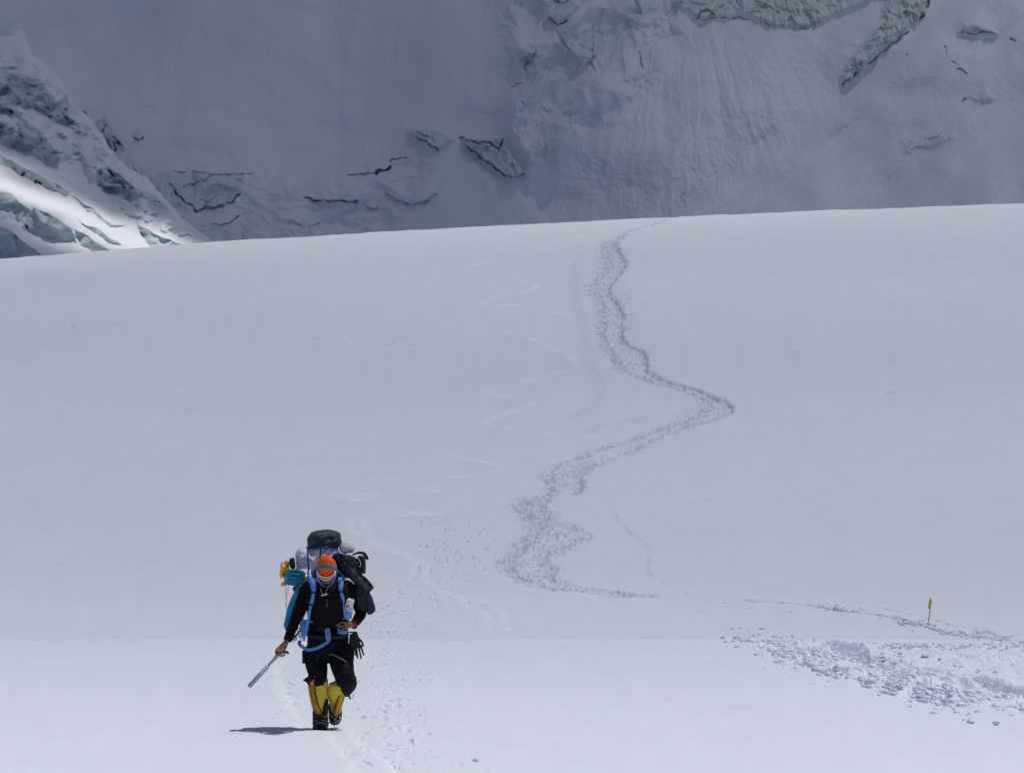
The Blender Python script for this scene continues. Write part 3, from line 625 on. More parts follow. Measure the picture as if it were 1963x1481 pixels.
# ------------------------------------------------------------------ unseen cloudbank added towards the sun, its density shaped to shade wall and slope
def build_shade_cloud():
    H = 300.0
    m = bpy.data.materials.new('shade_cloud_vapour'); m.use_nodes = True; t = m.node_tree; t.nodes.clear()
    o_ = nd(t, 'ShaderNodeOutputMaterial'); tr = nd(t, 'ShaderNodeBsdfTransparent'); df = nd(t, 'ShaderNodeBsdfDiffuse'); tl = nd(t, 'ShaderNodeBsdfTranslucent')
    df.inputs[0].default_value = (.55, .56, .59, 1); tl.inputs[0].default_value = (.55, .56, .59, 1)
    a = nd(t, 'ShaderNodeAttribute', attribute_name='shade_density'); m1 = nd(t, 'ShaderNodeMixShader'); m1.inputs[0].default_value = CLOUD_GLOW
    m2 = nd(t, 'ShaderNodeMixShader')
    t.links.new(df.outputs[0], m1.inputs[1]); t.links.new(tl.outputs[0], m1.inputs[2]); t.links.new(a.outputs['Fac'], m2.inputs[0])
    t.links.new(tr.outputs[0], m2.inputs[1]); t.links.new(m1.outputs[0], m2.inputs[2]); t.links.new(m2.outputs[0], o_.inputs[0])
    gx = np.concatenate([np.linspace(-900, -120, 30)[:-1], np.arange(-120, 121, 2.0), np.linspace(121, 900, 30)[1:]])
    gy = np.concatenate([np.linspace(26, 110, 40)[:-1], np.arange(110, 800, 3.5), np.linspace(800, 1500, 20)])
    GX, GY = np.meshgrid(gx, gy)
    gz = np.interp(GY, [0, 90, 215, 300, 420, 600, 700, 1500], [0, 0, 11, 11, 22, 28, 60, 60])
    veil = np.interp(GY, [26, 40, 52, 62, 70, 84, 100, 140, 180, 205, 222, 262, 1500], SHADE_VEIL)
    veil = veil + .05 * fbm(GX / 60, GY / 60, 3, 90) * sst(40, 80, GY)
    veil = veil - .05 * sst(0, 25, GX) * sst(90, 200, GY) * (1 - sst(215, 225, GY))
    thick = sst(232, 250, GY + 6 * fbm(GX / 40, GY / 40, 3, 91))
    leak = .050 + .035 * fbm(GX / 26, GY / 30, 3, 95) + .12 * sst(-12, 48, GX + 6 * fbm(GX / 30, GY / 30, 2, 97)) + .03 * (1 - sst(590, 650, GY))  # thin spots placed to lighten the right side of the wall
    T = np.clip(veil, .02, 1) * (1 - thick) + np.clip(leak, .02, .24) * thick
    # the gap through which a streak of the icefall is sunlit; given as photo directions at icefall depth
    def hole(pts, wd, soft):
        q = [((a - CX) / FP * yy, yy) for a, b, yy in pts]; d = polydist(GX, GY, q, 1.0, .55)
        return 1 - sst(wd, wd + soft, d)
    T = np.maximum(T, .98 * hole([(-260, 250, 415), (0, 332, 413), (110, 380, 412), (200, 420, 412), (300, 450, 413.5), (385, 464, 416)], 2.3, .6))
    T = np.maximum(T, .03 * (1 - sst(-38, -30, GX - (GY - 415) * .25)) * sst(370, 385, GY) * (1 - sst(440, 470, GY)))
    T = np.maximum(T, .07 * hole([(-100, 130, 440), (10, 190, 440), (60, 240, 436)], 1.5, 3.0))
    T = np.where(GY < 30, 1, T)
    dens = 1 - np.sqrt(T)
    tt = (H - gz) / SDIR.z
    CXx = GX + SDIR.x * tt; CYy = GY + SDIR.y * tt
    n = fbm(CXx / 70, CYy / 70, 4, 93); edge = np.minimum(sst(0, .06, dens), 1)
    rim = sst(-900, -700, GX) * (1 - sst(700, 900, GX)) * sst(26, 60, GY) * (1 - sst(1300, 1500, GY))
    bot = np.stack([CXx, CYy, H - (3 + 14 * np.clip(n + .4, 0, 2)) * thick * rim], -1).reshape(-1, 3)
    up = 2 + 60 * thick * rim * (1 + .6 * fbm(CXx / 90, CYy / 90, 4, 94))
    top = np.stack([CXx + SDIR.x / SDIR.z * up, CYy + SDIR.y / SDIR.z * up, H + up], -1).reshape(-1, 3)
    r, c = GX.shape; N = r * c
    F = np.concatenate([gridfaces(r, c, True), gridfaces(r, c) + N])
    i = np.arange(N).reshape(r, c)
    loop = np.concatenate([i[0, :-1], i[:-1, -1], i[-1, :0:-1], i[:0:-1, 0]]); nx = np.roll(loop, -1)
    F = np.concatenate([F, np.stack([loop, nx, nx + N, loop + N], 1)])
    o = mesh_np('shade_cloud', np.concatenate([bot, top]), F, m, dict(shade_density=np.tile(dens.ravel(), 2)))
    tag(o, 'unseen cloudbank added between the sun and the mountain wall to shape the shade', kind='structure')
CLOUD_GLOW = 0.25
SHADE_VEIL = [1.0, 1.0, .88, .76, .725, .68, .60, .54, .57, .66, .74, .72, .1]  # sun let through by depth, tuned to dim the snow slope
build_shade_cloud()
# ---FIG---

# ------------------------------------------------------------------ figure helpers: photo-measured profiles turned into metres at the climber
PX = 187.0
CLX, CLY = (620 - CX) / FP * 50, 50.0
CLZ = zat(CLX, CLY)
OFF = Vector((CLX, CLY, CLZ - .012))
def P(px, py, d=0.0):
    """point in the climber's own frame (origin between the boots); d = metres towards the viewer"""
    z = (1395 - py) / PX
    return Vector(((px - 620) / PX, -d, z + d * (3.5 - z) / 50))
def spline(pts, n=6, closed=False):
    pts = [Vector(p) for p in pts]
    if len(pts) < 3: return pts
    out = []; N = len(pts); rng = range(N) if closed else range(N - 1)
    for i in rng:
        if closed: p0, p1, p2, p3 = pts[i - 1], pts[i], pts[(i + 1) % N], pts[(i + 2) % N]
        else: p0, p1, p2, p3 = pts[max(i - 1, 0)], pts[i], pts[i + 1], pts[min(i + 2, N - 1)]
        for k in range(n):
            t = k / n; out.append(.5 * (2 * p1 + (p2 - p0) * t + (2 * p0 - 5 * p1 + 4 * p2 - p3) * t * t + (3 * p1 - p0 - 3 * p2 + p3) * t ** 3))
    if not closed: out.append(pts[-1])
    return out
class MB:
    def __init__(s): s.v = []; s.f = []
    def add(s, V, F):
        n = len(s.v); s.v += [tuple(a) for a in V]; s.f += [tuple(i + n for i in f) for f in F]; return s
    def tube(s, pts, rad, seg=12, side=None, caps=True):
        """loft; rad: number, list of numbers or (rx, ry) pairs. side fixes the rx direction"""
        pts = [Vector(p) for p in pts]; n = len(pts)
        if not isinstance(rad, (list, tuple)) or (len(rad) == 2 and n != 2 and not isinstance(rad[0], (list, tuple))): rad = [rad] * n
        rad = [(r, r) if not isinstance(r, (list, tuple)) else r for r in rad]
        T = [(pts[min(i + 1, n - 1)] - pts[max(i - 1, 0)]).normalized() for i in range(n)]
        V = []; u = None
        for i in range(n):
            if side is not None: u = (Vector(side) - T[i] * T[i].dot(Vector(side))).normalized()
            else:
                if u is None: u = T[i].orthogonal().normalized()
                else: u = (u - T[i] * T[i].dot(u)).normalized()
            w_ = T[i].cross(u)
            for k in range(seg):
                a = 2 * math.pi * k / seg; V.append(pts[i] + u * (rad[i][0] * math.cos(a)) + w_ * (rad[i][1] * math.sin(a)))
        F = [(i * seg + k, i * seg + (k + 1) % seg, (i + 1) * seg + (k + 1) % seg, (i + 1) * seg + k) for i in range(n - 1) for k in range(seg)]
        if caps:
            for i, sg in ((0, -1), (n - 1, 1)):
                c = len(V); V.append(pts[i] + T[i] * sg * min(rad[i]) * .55)
                F += [((i * seg + k, i * seg + (k + 1) % seg, c) if sg > 0 else (i * seg + (k + 1) % seg, i * seg + k, c)) for k in range(seg)]
        return s.add(V, F)
    def limb(s, pts, rad, seg=14, side=(1, 0, 0), n=5):
        """smoothly interpolated limb"""
        rad = [(r, r) if not isinstance(r, (list, tuple)) else r for r in rad]
        q = spline([Vector((*p, )) for p in pts], n)
        rr = spline([Vector((a, b, 0)) for a, b in rad], n)
        return s.tube(q, [(max(r.x, .002), max(r.y, .002)) for r in rr], seg, side)
    def strap(s, pts, wd, th=.004, n=(0, -1, 0), sm=5):
        pts = spline(pts, sm) if len(pts) > 2 else [Vector(p) for p in pts]
        wl = wd if isinstance(wd, (list, tuple)) else [wd] * 2
        m = len(pts); V = []
        nn = [Vector(n)] * m if not isinstance(n, list) else n
        for i in range(m):
            t = (pts[min(i + 1, m - 1)] - pts[max(i - 1, 0)]).normalized(); N = (nn[i] - t * t.dot(nn[i])).normalized(); b = t.cross(N)
            f = i / (m - 1) * (len(wl) - 1); j = min(int(f), len(wl) - 2); w_ = (wl[j] + (wl[j + 1] - wl[j]) * (f - j)) / 2
            V += [pts[i] + b * w_ + N * th / 2, pts[i] - b * w_ + N * th / 2, pts[i] - b * w_ - N * th / 2, pts[i] + b * w_ - N * th / 2]
        F = [(i * 4 + k, i * 4 + (k + 1) % 4, i * 4 + 4 + (k + 1) % 4, i * 4 + 4 + k) for i in range(m - 1) for k in range(4)] + [(3, 2, 1, 0), (m * 4 - 4, m * 4 - 3, m * 4 - 2, m * 4 - 1)]
        return s.add(V, F)
    def sack(s, outline, d, thick, rings=9, seed=1, rough=.10, folds=None, back=1.0, sub=5, crease=0.0):
        """soft filled body whose front silhouette is the outline (photo points), bulging towards and away from the viewer"""
        o = spline([Vector((a, b, 0)) for a, b in outline], sub, True); c = sum(o, Vector()) / len(o); m = len(o)
        V = []; F = []
        for sd in (1, -1):
            base = len(V)
            for r in range(rings + 1):
                k = r / rings; kk = k ** .75
                for a in o:
                    q = c + (a - c) * kk; dd = thick * (1 - kk ** 2.6) ** .55 * (1 if sd > 0 else back)
                    w_ = (mnoise.noise(Vector((q.x * .06, q.y * .06, seed * 9 + sd))) + .5 * mnoise.noise(Vector((q.x * .16, q.y * .16, seed * 5)))) * rough * (1 - .25 * k)
                    if folds: w_ += folds[2] * (1 - abs(math.sin((q.x * folds[0] + q.y * folds[1]) + 1.5 * mnoise.noise(Vector((q.x * .05, q.y * .05, seed)))))) - folds[2] * .5
                    V.append(P(q.x, q.y, d + sd * (dd + (w_ if r < rings else 0) * (1 if sd > 0 else .6))))
            for r in range(rings):
                for i in range(m):
                    j = (i + 1) % m; q = (base + r * m + i, base + r * m + j, base + (r + 1) * m + j, base + (r + 1) * m + i)
                    F.append(q if sd < 0 else q[::-1])
        return s.add(V, F)
    def ell(s, c, r, rot=None, nu=24, nv=14, fn=None):
        V = []; R3 = rot or Matrix.Identity(3)
        for i in range(nv + 1):
            t = math.pi * i / nv
            for k in range(nu):
                a = 2 * math.pi * k / nu; p = Vector((math.sin(t) * math.cos(a), math.sin(t) * math.sin(a), math.cos(t)))
                q = Vector((p.x * r[0], p.y * r[1], p.z * r[2]))
                if fn: q = fn(p, q)
                V.append(Vector(c) + R3 @ q)
        F = [(i * nu + k, (i + 1) * nu + k, (i + 1) * nu + (k + 1) % nu, i * nu + (k + 1) % nu) for i in range(nv) for k in range(nu)]
        return s.add(V, F)
    def box(s, c, h, rot=None):
        R3 = rot or Matrix.Identity(3); V = [Vector(c) + R3 @ Vector((x * h[0], y * h[1], z * h[2])) for x in (-1, 1) for y in (-1, 1) for z in (-1, 1)]
        return s.add(V, [(0, 1, 3, 2), (4, 6, 7, 5), (0, 4, 5, 1), (2, 3, 7, 6), (0, 2, 6, 4), (1, 5, 7, 3)])
    def build(s, name, mat, parent=None, voxel=None, wr=0, wsc=14, smooth=True, sm_it=2, sub=0, seed=0, off=None):
        me = bpy.data.meshes.new(name); me.from_pydata(s.v, [], s.f); me.update()
        o = bpy.data.objects.new(name, me); COL.objects.link(o)
        if voxel:
            a = o.modifiers.new('r', 'REMESH'); a.mode = 'VOXEL'; a.voxel_size = voxel
            if sm_it: b = o.modifiers.new('s', 'SMOOTH'); b.factor = .6; b.iterations = sm_it
        elif sub:
            a = o.modifiers.new('w', 'WELD'); a.merge_threshold = .0003
            a = o.modifiers.new('u', 'SUBSURF'); a.levels = a.render_levels = sub
        if o.modifiers:
            dg = bpy.context.evaluated_depsgraph_get(); dg.update()
            ne = bpy.data.meshes.new_from_object(o.evaluated_get(dg)); o.modifiers.clear(); o.data = ne; bpy.data.meshes.remove(me); me = ne; me.name = name
        if wr:
            for v in me.vertices:
                p = v.co * wsc + Vector((seed, seed, 0))
                q = Vector((p.x + .6 * p.z, p.y, p.z * 1.7))
                k = (1 - 2 * abs(mnoise.noise(q))) * .7 + .5 * mnoise.noise(q * 2.3)
                v.co += v.normal * (wr * k)
        if smooth: me.polygons.foreach_set('use_smooth', [True] * len(me.polygons))
        me.materials.clear(); me.materials.append(mat)
        if parent: o.parent = parent
        else: o.location = OFF if off is None else off
        return o
def empty(name, label, cat, group=None):
    o = bpy.data.objects.new(name, None); COL.objects.link(o); o.location = OFF; o.empty_display_size = .2
    return tag(o, label, cat, group)

# ------------------------------------------------------------------ the climber
HC = P(628, 1086, .36)                                   # centre of the head
PITCH = math.radians(50)
UP = Vector((0, -math.sin(PITCH), math.cos(PITCH))); FW = Vector((0, -math.cos(PITCH), -math.sin(PITCH))); RT = Vector((1, 0, 0))
HR = Matrix((RT, FW, UP)).transposed()                   # head frame: x right, y face, z crown
def H(x, y, z): return HC + HR @ Vector((x, y, z))
def headshape(p, q):
    if p.z < 0: q = Vector((q.x * (1 + .30 * p.z), q.y * (1 + .12 * p.z), q.z))
    if p.y < 0: q.y *= 1.06
    return q
per = empty('person', 'climber in black jacket, orange beanie and yellow gaiters walking down under a huge load', 'person')
# joints
SH_L, EL_L, WR_L = P(590, 1120, .08), P(573, 1172, .10), P(551, 1226, .22)
SH_R, EL_R, WR_R = P(666, 1122, .08), P(694, 1168, .02), P(680, 1193, .16)
HIP_L, KN_L, AN_L = P(610, 1243, .02), P(609, 1300, .12), P(615, 1370, .06)
HIP_R, KN_R, AN_R = P(651, 1243, .02), P(661, 1298, .16), P(645, 1360, -.12)
b = MB()
b.limb([P(630, 1250, .02), P(630, 1215, .05), P(630, 1175, .10), P(630, 1135, .16), P(629, 1118, .20)], [(.15, .10), (.145, .10), (.17, .12), (.185, .11), (.09, .07)], 20)
b.tube([P(629, 1124, .18), H(0, -.03, -.06)], [(.055, .055), (.055, .055)], 14)
b.limb([P(612, 1118, .15), SH_L, EL_L, WR_L, P(549, 1230, .23)], [.05, .056, .042, .027, .027], 12, (0, 1, 0))
b.limb([P(648, 1118, .15), SH_R, EL_R, WR_R, P(676, 1194, .18)], [.05, .056, .042, .027, .027], 12, (0, 1, 0))
b.limb([HIP_L, KN_L, P(612, 1330, .10), AN_L], [.085, .060, .055, .04], 14)
b.limb([HIP_R, KN_R, P(652, 1328, .02), AN_R], [.085, .055, .045, .035], 14)
b.ell(H(0, 0, 0), (.077, .097, .118), HR, 28, 18, headshape)
b.ell(H(0, .098, -.012), (.012, .018, .026), HR, 12, 8)                       # nose
b.ell(H(0, .090, -.060), (.024, .012, .008), HR, 12, 8); b.ell(H(0, .078, -.094), (.024, .022, .018), HR, 12, 8)   # lips, chin
for sx in (-1, 1):
    b.ell(H(sx * .078, -.005, -.012), (.008, .018, .030), HR, 10, 8)
    b.ell(H(sx * .034, .076, -.030), (.022, .018, .022), HR, 10, 8)
# hand closed on the head of the axe (image left)
def finger(pts, r=.0085): b.tube(spline(pts, 4), [r * (1.05 - .25 * i / (4 * (len(pts) - 1))) for i in range(4 * (len(pts) - 1) + 1)] if len(pts) > 2 else r, 8)
b.limb([P(550, 1228, .23), P(545, 1236, .24), P(540, 1243, .25)], [(.026, .020), (.040, .022), (.040, .020)], 14, (1, 0, .45))
finger([P(536, 1240, .26), P(533, 1247, .29), P(535, 1252, .28), P(538, 1252, .25)])
finger([P(540, 1242, .27), P(538, 1250, .30), P(540, 1255, .285), P(542, 1253, .25)])
finger([P(544, 1243, .27), P(543, 1251, .30), P(545, 1255, .285), P(546, 1252, .25)])
finger([P(548, 1242, .26), P(549, 1249, .285), P(549, 1252, .27), P(548, 1250, .24)], .0075)
finger([P(538, 1236, .24), P(532, 1242, .27), P(531, 1249, .285), P(535, 1257, .28)], .0095)
# hand resting on the hip (image right)
b.limb([P(678, 1194, .17), P(671, 1194, .21), P(664, 1196, .23)], [(.026, .018), (.036, .019), (.038, .017)], 14, (0, .2, 1))
finger([P(664, 1189, .23), P(657, 1190, .25), P(650, 1193, .25), P(646, 1196, .23)])
finger([P(662, 1194, .235), P(656, 1197, .255), P(651, 1201, .25), P(649, 1204, .23)])
finger([P(663, 1199, .235), P(658, 1203, .255), P(654, 1207, .25), P(652, 1209, .23)])
finger([P(666, 1202, .23), P(662, 1207, .25), P(658, 1210, .245), P(656, 1212, .23)], .0075)
finger([P(672, 1190, .20), P(667, 1184, .21), P(661, 1182, .22), P(657, 1183, .22)], .0095)
b.build('body', M['skin'], per, voxel=.0055, sm_it=1)
# eyes behind the goggles stay hidden; hair at the nape
MB().ell(H(0, -.035, -.045), (.078, .070, .060), HR, 20, 12).build('hair', M['hair'], per)
# jacket
j = MB()
j.limb([P(629, 1228, .03), P(629, 1205, .05), P(630, 1170, .11), P(630, 1140, .17), P(630, 1122, .18), P(629, 1112, .20)], [(.215, .135), (.205, .135), (.215, .15), (.225, .14), (.19, .12), (.085, .08)], 26)
j.limb([P(612, 1122, .14), P(592, 1124, .09), P(581, 1150, .08), P(570, 1180, .11), P(560, 1205, .17), P(553, 1224, .22)], [(.07, .07), (.078, .082), (.068, .070), (.056, .060), (.048, .048), (.044, .040)], 18, (1, 0, 0))
j.limb([P(648, 1120, .14), P(667, 1125, .09), P(682, 1148, .05), P(692, 1168, .03), P(688, 1181, .09), P(681, 1191, .15)], [(.07, .07), (.074, .080), (.064, .068), (.056, .060), (.050, .052), (.044, .042)], 18, (0, 1, 0))
jk = j.build('jacket', M['black'], per, voxel=.009, wr=.006, wsc=13, sm_it=2)
MB().strap([P(618, 1138, .335), P(624, 1137, .34), P(630, 1135, .335)], .010, .006).build('chest_buckle', M['frame'], jk)
MB().tube([P(629, 1145, .325), P(629.5, 1151, .325)], .0035, 6).tube([P(629.5, 1153, .325), P(629, 1160, .325)], .005, 6).build('zip_pull', M['grey'], jk)
MB().tube(spline([P(634, 1132, .33), P(632, 1136, .335), P(636, 1138, .335)], 4), .002, 6).build('chest_clip', M['grey'], jk)
MB().tube(spline([P(616, 1123, .30), P(619, 1131, .33), P(623, 1137, .345), P(627, 1131, .335), P(631, 1123, .30)], 4), .0028, 6).build('neck_cord', M['cord'], per)
# neck gaiter: a collar open in a V under the chin
ng = MB()
for sx in (-1, 1):
    ng.strap([H(sx * .098, -.02, -.02), H(sx * .094, .045, -.060), H(sx * .066, .088, -.122), H(sx * .034, .100, -.160), H(0, .100, -.178)], [.018, .022, .016, .012, .012], .006, tuple(FW + RT * sx * .5))
ng.build('neck_gaiter', M['buff'], per, voxel=.005, wr=.003, wsc=26, sm_it=1)
# beanie: dome over the skull, thick folded brim
def dome(p, q):
    z = q.z
    if z < .012 * 1: q = Vector((q.x, q.y, .012 + (z - .012) * .25))
    return q + Vector((0, 0, .004 * math.sin(14 * math.atan2(p.y, p.x))))*0 + q * .02 * mnoise.noise(p * 3)
hat = MB().ell(H(0, -.004, .018), (.096, .112, .134), HR, 40, 24, dome).build('beanie', M['hat'], per, wr=.0025, wsc=40)
rr = [H(.090 * math.cos(a), -.004 + .112 * math.sin(a), .036 + .006 * math.sin(a)) for a in [2 * math.pi * k / 32 for k in range(33)]]
MB().tube(rr, .013, 10, side=None, caps=False).build('brim', M['hat'], hat)
# goggles
g = []
def gpt(a, z, r=1.0): return H(.094 * r * math.sin(a), .012 + .104 * r * math.cos(a), z)
A = [math.radians(x) for x in range(-84, 85, 7)]
gl = MB().tube([gpt(a, -.004) for a in A], .0066, 8)
gl.tube([gpt(a, -.044 - .012 * math.sin(abs(a) * 1.1) * 0 + .012 * (abs(a) / 1.4) ** 3) for a in A], .0052, 8)
gl.tube([gpt(A[0], .004), gpt(A[0], -.022)], .005, 8).tube([gpt(A[-1], .004), gpt(A[-1], -.022)], .005, 8)
gr = gl.build('goggles', M['frame'], per)
V = [gpt(a, z, .985) for z in (-.004, -.022, -.042) for a in A] + [gpt(a, z, .93) for z in (-.004, -.022, -.042) for a in A]
n = len(A); F = [(i * n + k, i * n + k + 1, (i + 1) * n + k + 1, (i + 1) * n + k) for i in range(2) for k in range(n - 1)] + [(3 * n + i * n + k, 3 * n + (i + 1) * n + k, 3 * n + (i + 1) * n + k + 1, 3 * n + i * n + k + 1) for i in range(2) for k in range(n - 1)]
F += [(k + 1, k, 3 * n + k, 3 * n + k + 1) for k in range(n - 1)] + [(2 * n + k, 2 * n + k + 1, 5 * n + k + 1, 5 * n + k) for k in range(n - 1)]
MB().add(V, F).build('lens', M['lens'], gr)
for sx, a_ in ((-1, A[0]), (1, A[-1])): MB().strap([gpt(a_, -.012), H(sx * .102, -.02, .008), H(sx * .084, -.08, .016)], .020, .004, (sx, 0, 0)).build('goggle_strap', M['frame'], gr)
MB().tube([P(679, 1186, .155), P(681, 1200, .165)], [(.036, .034), (.032, .032)], 14).build('wristband', M['bracelet'], per)
# trousers
t = MB()
t.limb([P(628, 1222, .03), P(628, 1246, .02), P(628, 1254, .02)], [(.205, .14), (.215, .15), (.20, .145)], 24)
t.limb([P(606, 1240, .03), P(607, 1268, .07), P(610, 1288, .11), P(609, 1300, .12), P(609, 1306, .11)], [(.125, .125), (.112, .115), (.095, .105), (.104, .10), (.096, .095)], 20)
t.limb([P(653, 1240, .03), P(656, 1268, .10), P(661, 1290, .18), P(665, 1300, .17), P(664, 1312, .11), P(661, 1320, .06)], [(.130, .13), (.118, .12), (.100, .11), (.100, .11), (.088, .085), (.060, .07)], 20)
t.limb([P(600, 1297, .14), P(588, 1299, .13)], [(.03, .05), (.022, .04)], 12, (0, 0, 1))
t.limb([P(664, 1300, .14), P(676, 1303, .10), P(674, 1312, .06), P(663, 1328, .02)], [(.07, .07), (.036, .07), (.045, .06), (.03, .04)], 14)
t.build('trousers', M['trousers'], per, voxel=.009, wr=.012, wsc=10, sm_it=2)
# boots: gaiter, band, piping, shell, crampon
def boot_front():
    r = MB().limb([P(610, 1300, .115), P(610.5, 1318, .11), P(612, 1340, .10), P(614, 1358, .085), P(615.5, 1370, .08)], [(.104, .095), (.100, .092), (.086, .080), (.070, .068), (.066, .07)], 24)
    gt = r.build('boot', M['yellow'], per, voxel=.008, wr=.003, wsc=16)
    MB().limb([P(610, 1302, .115), P(610, 1297, .117)], [(.106, .098), (.100, .095)], 24, n=2).build('gaiter_cuff', M['trousers'], gt)
    MB().strap([P(600, 1301.5, .215), P(628, 1299, .17)], .012, .004).build('cuff_trim', M['white'], gt)
    MB().box(P(589, 1301.5, .13), (.036, .02, .010), Matrix.Rotation(.18, 3, 'Y')).build('cuff_tab', M['rubber'], gt)
    c = lambda x, y, d: P(x, y, d)
    band = [(599.5, 1303, .213), (602, 1325, .205), (606, 1345, .185), (611, 1358, .163), (616, 1370, .160)]
    MB().strap([P(a, bb, d) for a, bb, d in band], [.042, .040, .038, .036, .034], .006).build('shin_band', M['amber'], gt)
    MB().strap([P(a - 4.4, bb, d + .001) for a, bb, d in [(595 + 4.4 - 1, 1291, .213)] + [(q[0], q[1], q[2]) for q in band]], .0085, .011).build('piping', M['red'], gt)
    MB().strap([P(a + 4.4, bb, d + .001) for a, bb, d in [(604.5 - 4.4, 1291, .214)] + [(q[0], q[1], q[2]) for q in band]], .0085, .011).build('piping', M['red'], gt)
    # lettering running down the band
    cu = bpy.data.curves.new('lettering', 'FONT'); cu.body = 'SPORTIVA'; cu.size = .044; cu.extrude = .0012; cu.space_character = 1.05; cu.align_x = 'CENTER'; cu.align_y = 'CENTER'
    to = bpy.data.objects.new('lettering', cu); COL.objects.link(to)
    dg = bpy.context.evaluated_depsgraph_get(); dg.update(); me = bpy.data.meshes.new_from_object(to.evaluated_get(dg)); bpy.data.objects.remove(to)
    o = bpy.data.objects.new('lettering', me); COL.objects.link(o); me.materials.clear(); me.materials.append(M['red'])
    xd = (P(607.5, 1348, 0) - P(601, 1310, 0)); xd.y = .022; xd = xd.normalized(); nn = Vector((0, -1, 0)); yd = nn.cross(xd).normalized(); nn = xd.cross(yd)
    Rm = Matrix((xd, yd, nn)).transposed().to_4x4(); c0 = P(604, 1329, .212); o.matrix_local = Matrix.Translation(c0) @ Rm; o.parent = gt
    # black lower boot with grey rand
    sh = MB().limb([P(614, 1352, .055), P(614, 1368, .05), P(615, 1378, .08), P(616, 1386, .115)], [(.072, .07), (.078, .09), (.080, .11), (.080, .13)], 22)
    sh.ell(P(616, 1386, .17), (.072, .09, .036)); sh.box(P(615, 1391.5, .08), (.066, .15, .012)); sh.limb([P(627, 1336, .125), P(625.5, 1350, .115), P(624, 1366, .125)], [(.012, .05), (.030, .06), (.03, .05)], 12).limb([P(602, 1356, .08), P(605, 1366, .09)], [(.012, .05), (.02, .05)], 10)
    sh.build('shell', M['rubber'], gt, voxel=.008, wr=.004, wsc=20)
    for k in range(4):
        MB().strap([P(607, 1374 + k * 3, .17 + k * .02), P(616, 1372.5 + k * 3, .20 + k * .015), P(625, 1374 + k * 3, .17 + k * .02)], .006, .006, (0, -1, .4)).build('lace', M['grey'], gt)
    cr = MB(); zt = P(615, 1392, 0).z
    for sx in (-1, 1):
        cr.strap([P(615 + sx * 10, 1391, .0), P(615 + sx * 14, 1390, .16), P(615 + sx * 9, 1389, .25)], .012, .004, (0, 0, 1))
        for d in (-.02, .08, .16, .23): cr.tube([P(615 + sx * 13, 1390, d), P(615 + sx * 14, 1396, d)], [.008, .002], 6)
        cr.tube([P(615 + sx * 6, 1390, .25), P(615 + sx * 6, 1393, .30)], [.007, .002], 6)
        cr.tube(spline([P(615 + sx * 14, 1389, .10), P(615 + sx * 13.5, 1380, .17), P(615 + sx * 4, 1377, .22)], 4), .0035, 6)
    cr.tube(spline([P(603, 1388, .20), P(608, 1383, .265), P(615, 1382, .275), P(623, 1383, .265), P(628, 1388, .20)], 4), .004, 6)
    cr.strap([P(606, 1372, .16), P(616, 1369, .19), P(626, 1371, .165)], .014, .004)
    cr.build('crampon', M['steel'], gt)
def boot_back():
    gt = MB().limb([P(646, 1308, .12), P(645.5, 1322, .10), P(645, 1334, .04), P(644.5, 1346, -.03), P(643.5, 1358, -.09), P(642, 1367, -.11)], [(.078, .085), (.090, .09), (.086, .08), (.066, .07), (.052, .06), (.048, .055)], 22).build('boot', M['yellow'], per, voxel=.008, wr=.004, wsc=16)
    MB().strap([P(656, 1331, .185), P(651, 1343, .125), P(646, 1356, .045), P(643, 1369, .005)], [.046, .040, .036, .032], .006).build('shin_band', M['amber'], gt)
    MB().strap([P(651, 1331, .186), P(646, 1343, .126), P(641, 1356, .046), P(638.5, 1368, .006)], .009, .010).build('piping', M['red'], gt)
    MB().strap([P(660.5, 1332, .176), P(656, 1344, .118), P(650.5, 1357, .042), P(647.5, 1368, .004)], .009, .010).build('piping', M['red'], gt)
    MB().limb([P(660, 1330, .03), P(668, 1330, .02), P(672, 1337, .02)], [(.014, .014), (.010, .010), (.008, .008)], 10).build('pull_loop', M['rubber'], gt)
    sh = MB().limb([P(642, 1350, -.13), P(642, 1364, -.13), P(641.5, 1374, -.12), P(641, 1381, -.10)], [(.064, .06), (.068, .08), (.066, .08), (.050, .06)], 20)
    sh.ell(P(641, 1379, -.08), (.054, .055, .040)); sh.ell(P(633, 1356, -.09), (.02, .03, .075)); sh.build('shell', M['rubber'], gt, voxel=.008, wr=.004, wsc=20)
    cr = MB()
    for k, (x, y) in enumerate([(632, 1378), (636, 1382), (641, 1384), (646, 1382), (650, 1376), (652, 1370)]): cr.tube([P(x, y, -.06), P(x + (x - 641) * .12, y + 6, -.03)], [.007, .002], 6)
    cr.tube(spline([P(631, 1374, -.05), P(635, 1380, -.02), P(641, 1382, -.01), P(648, 1379, -.02), P(652, 1371, -.05)], 4), .005, 6)
    cr.tube(spline([P(650, 1365, -.05), P(645, 1372, -.02), P(639, 1378, -.01)], 4), .0045, 6); cr.tube(spline([P(634, 1366, -.05), P(638, 1372, -.02), P(645, 1379, -.01)], 4), .0045, 6)
    cr.build('crampon', M['steel'], gt)
boot_front(); boot_back()
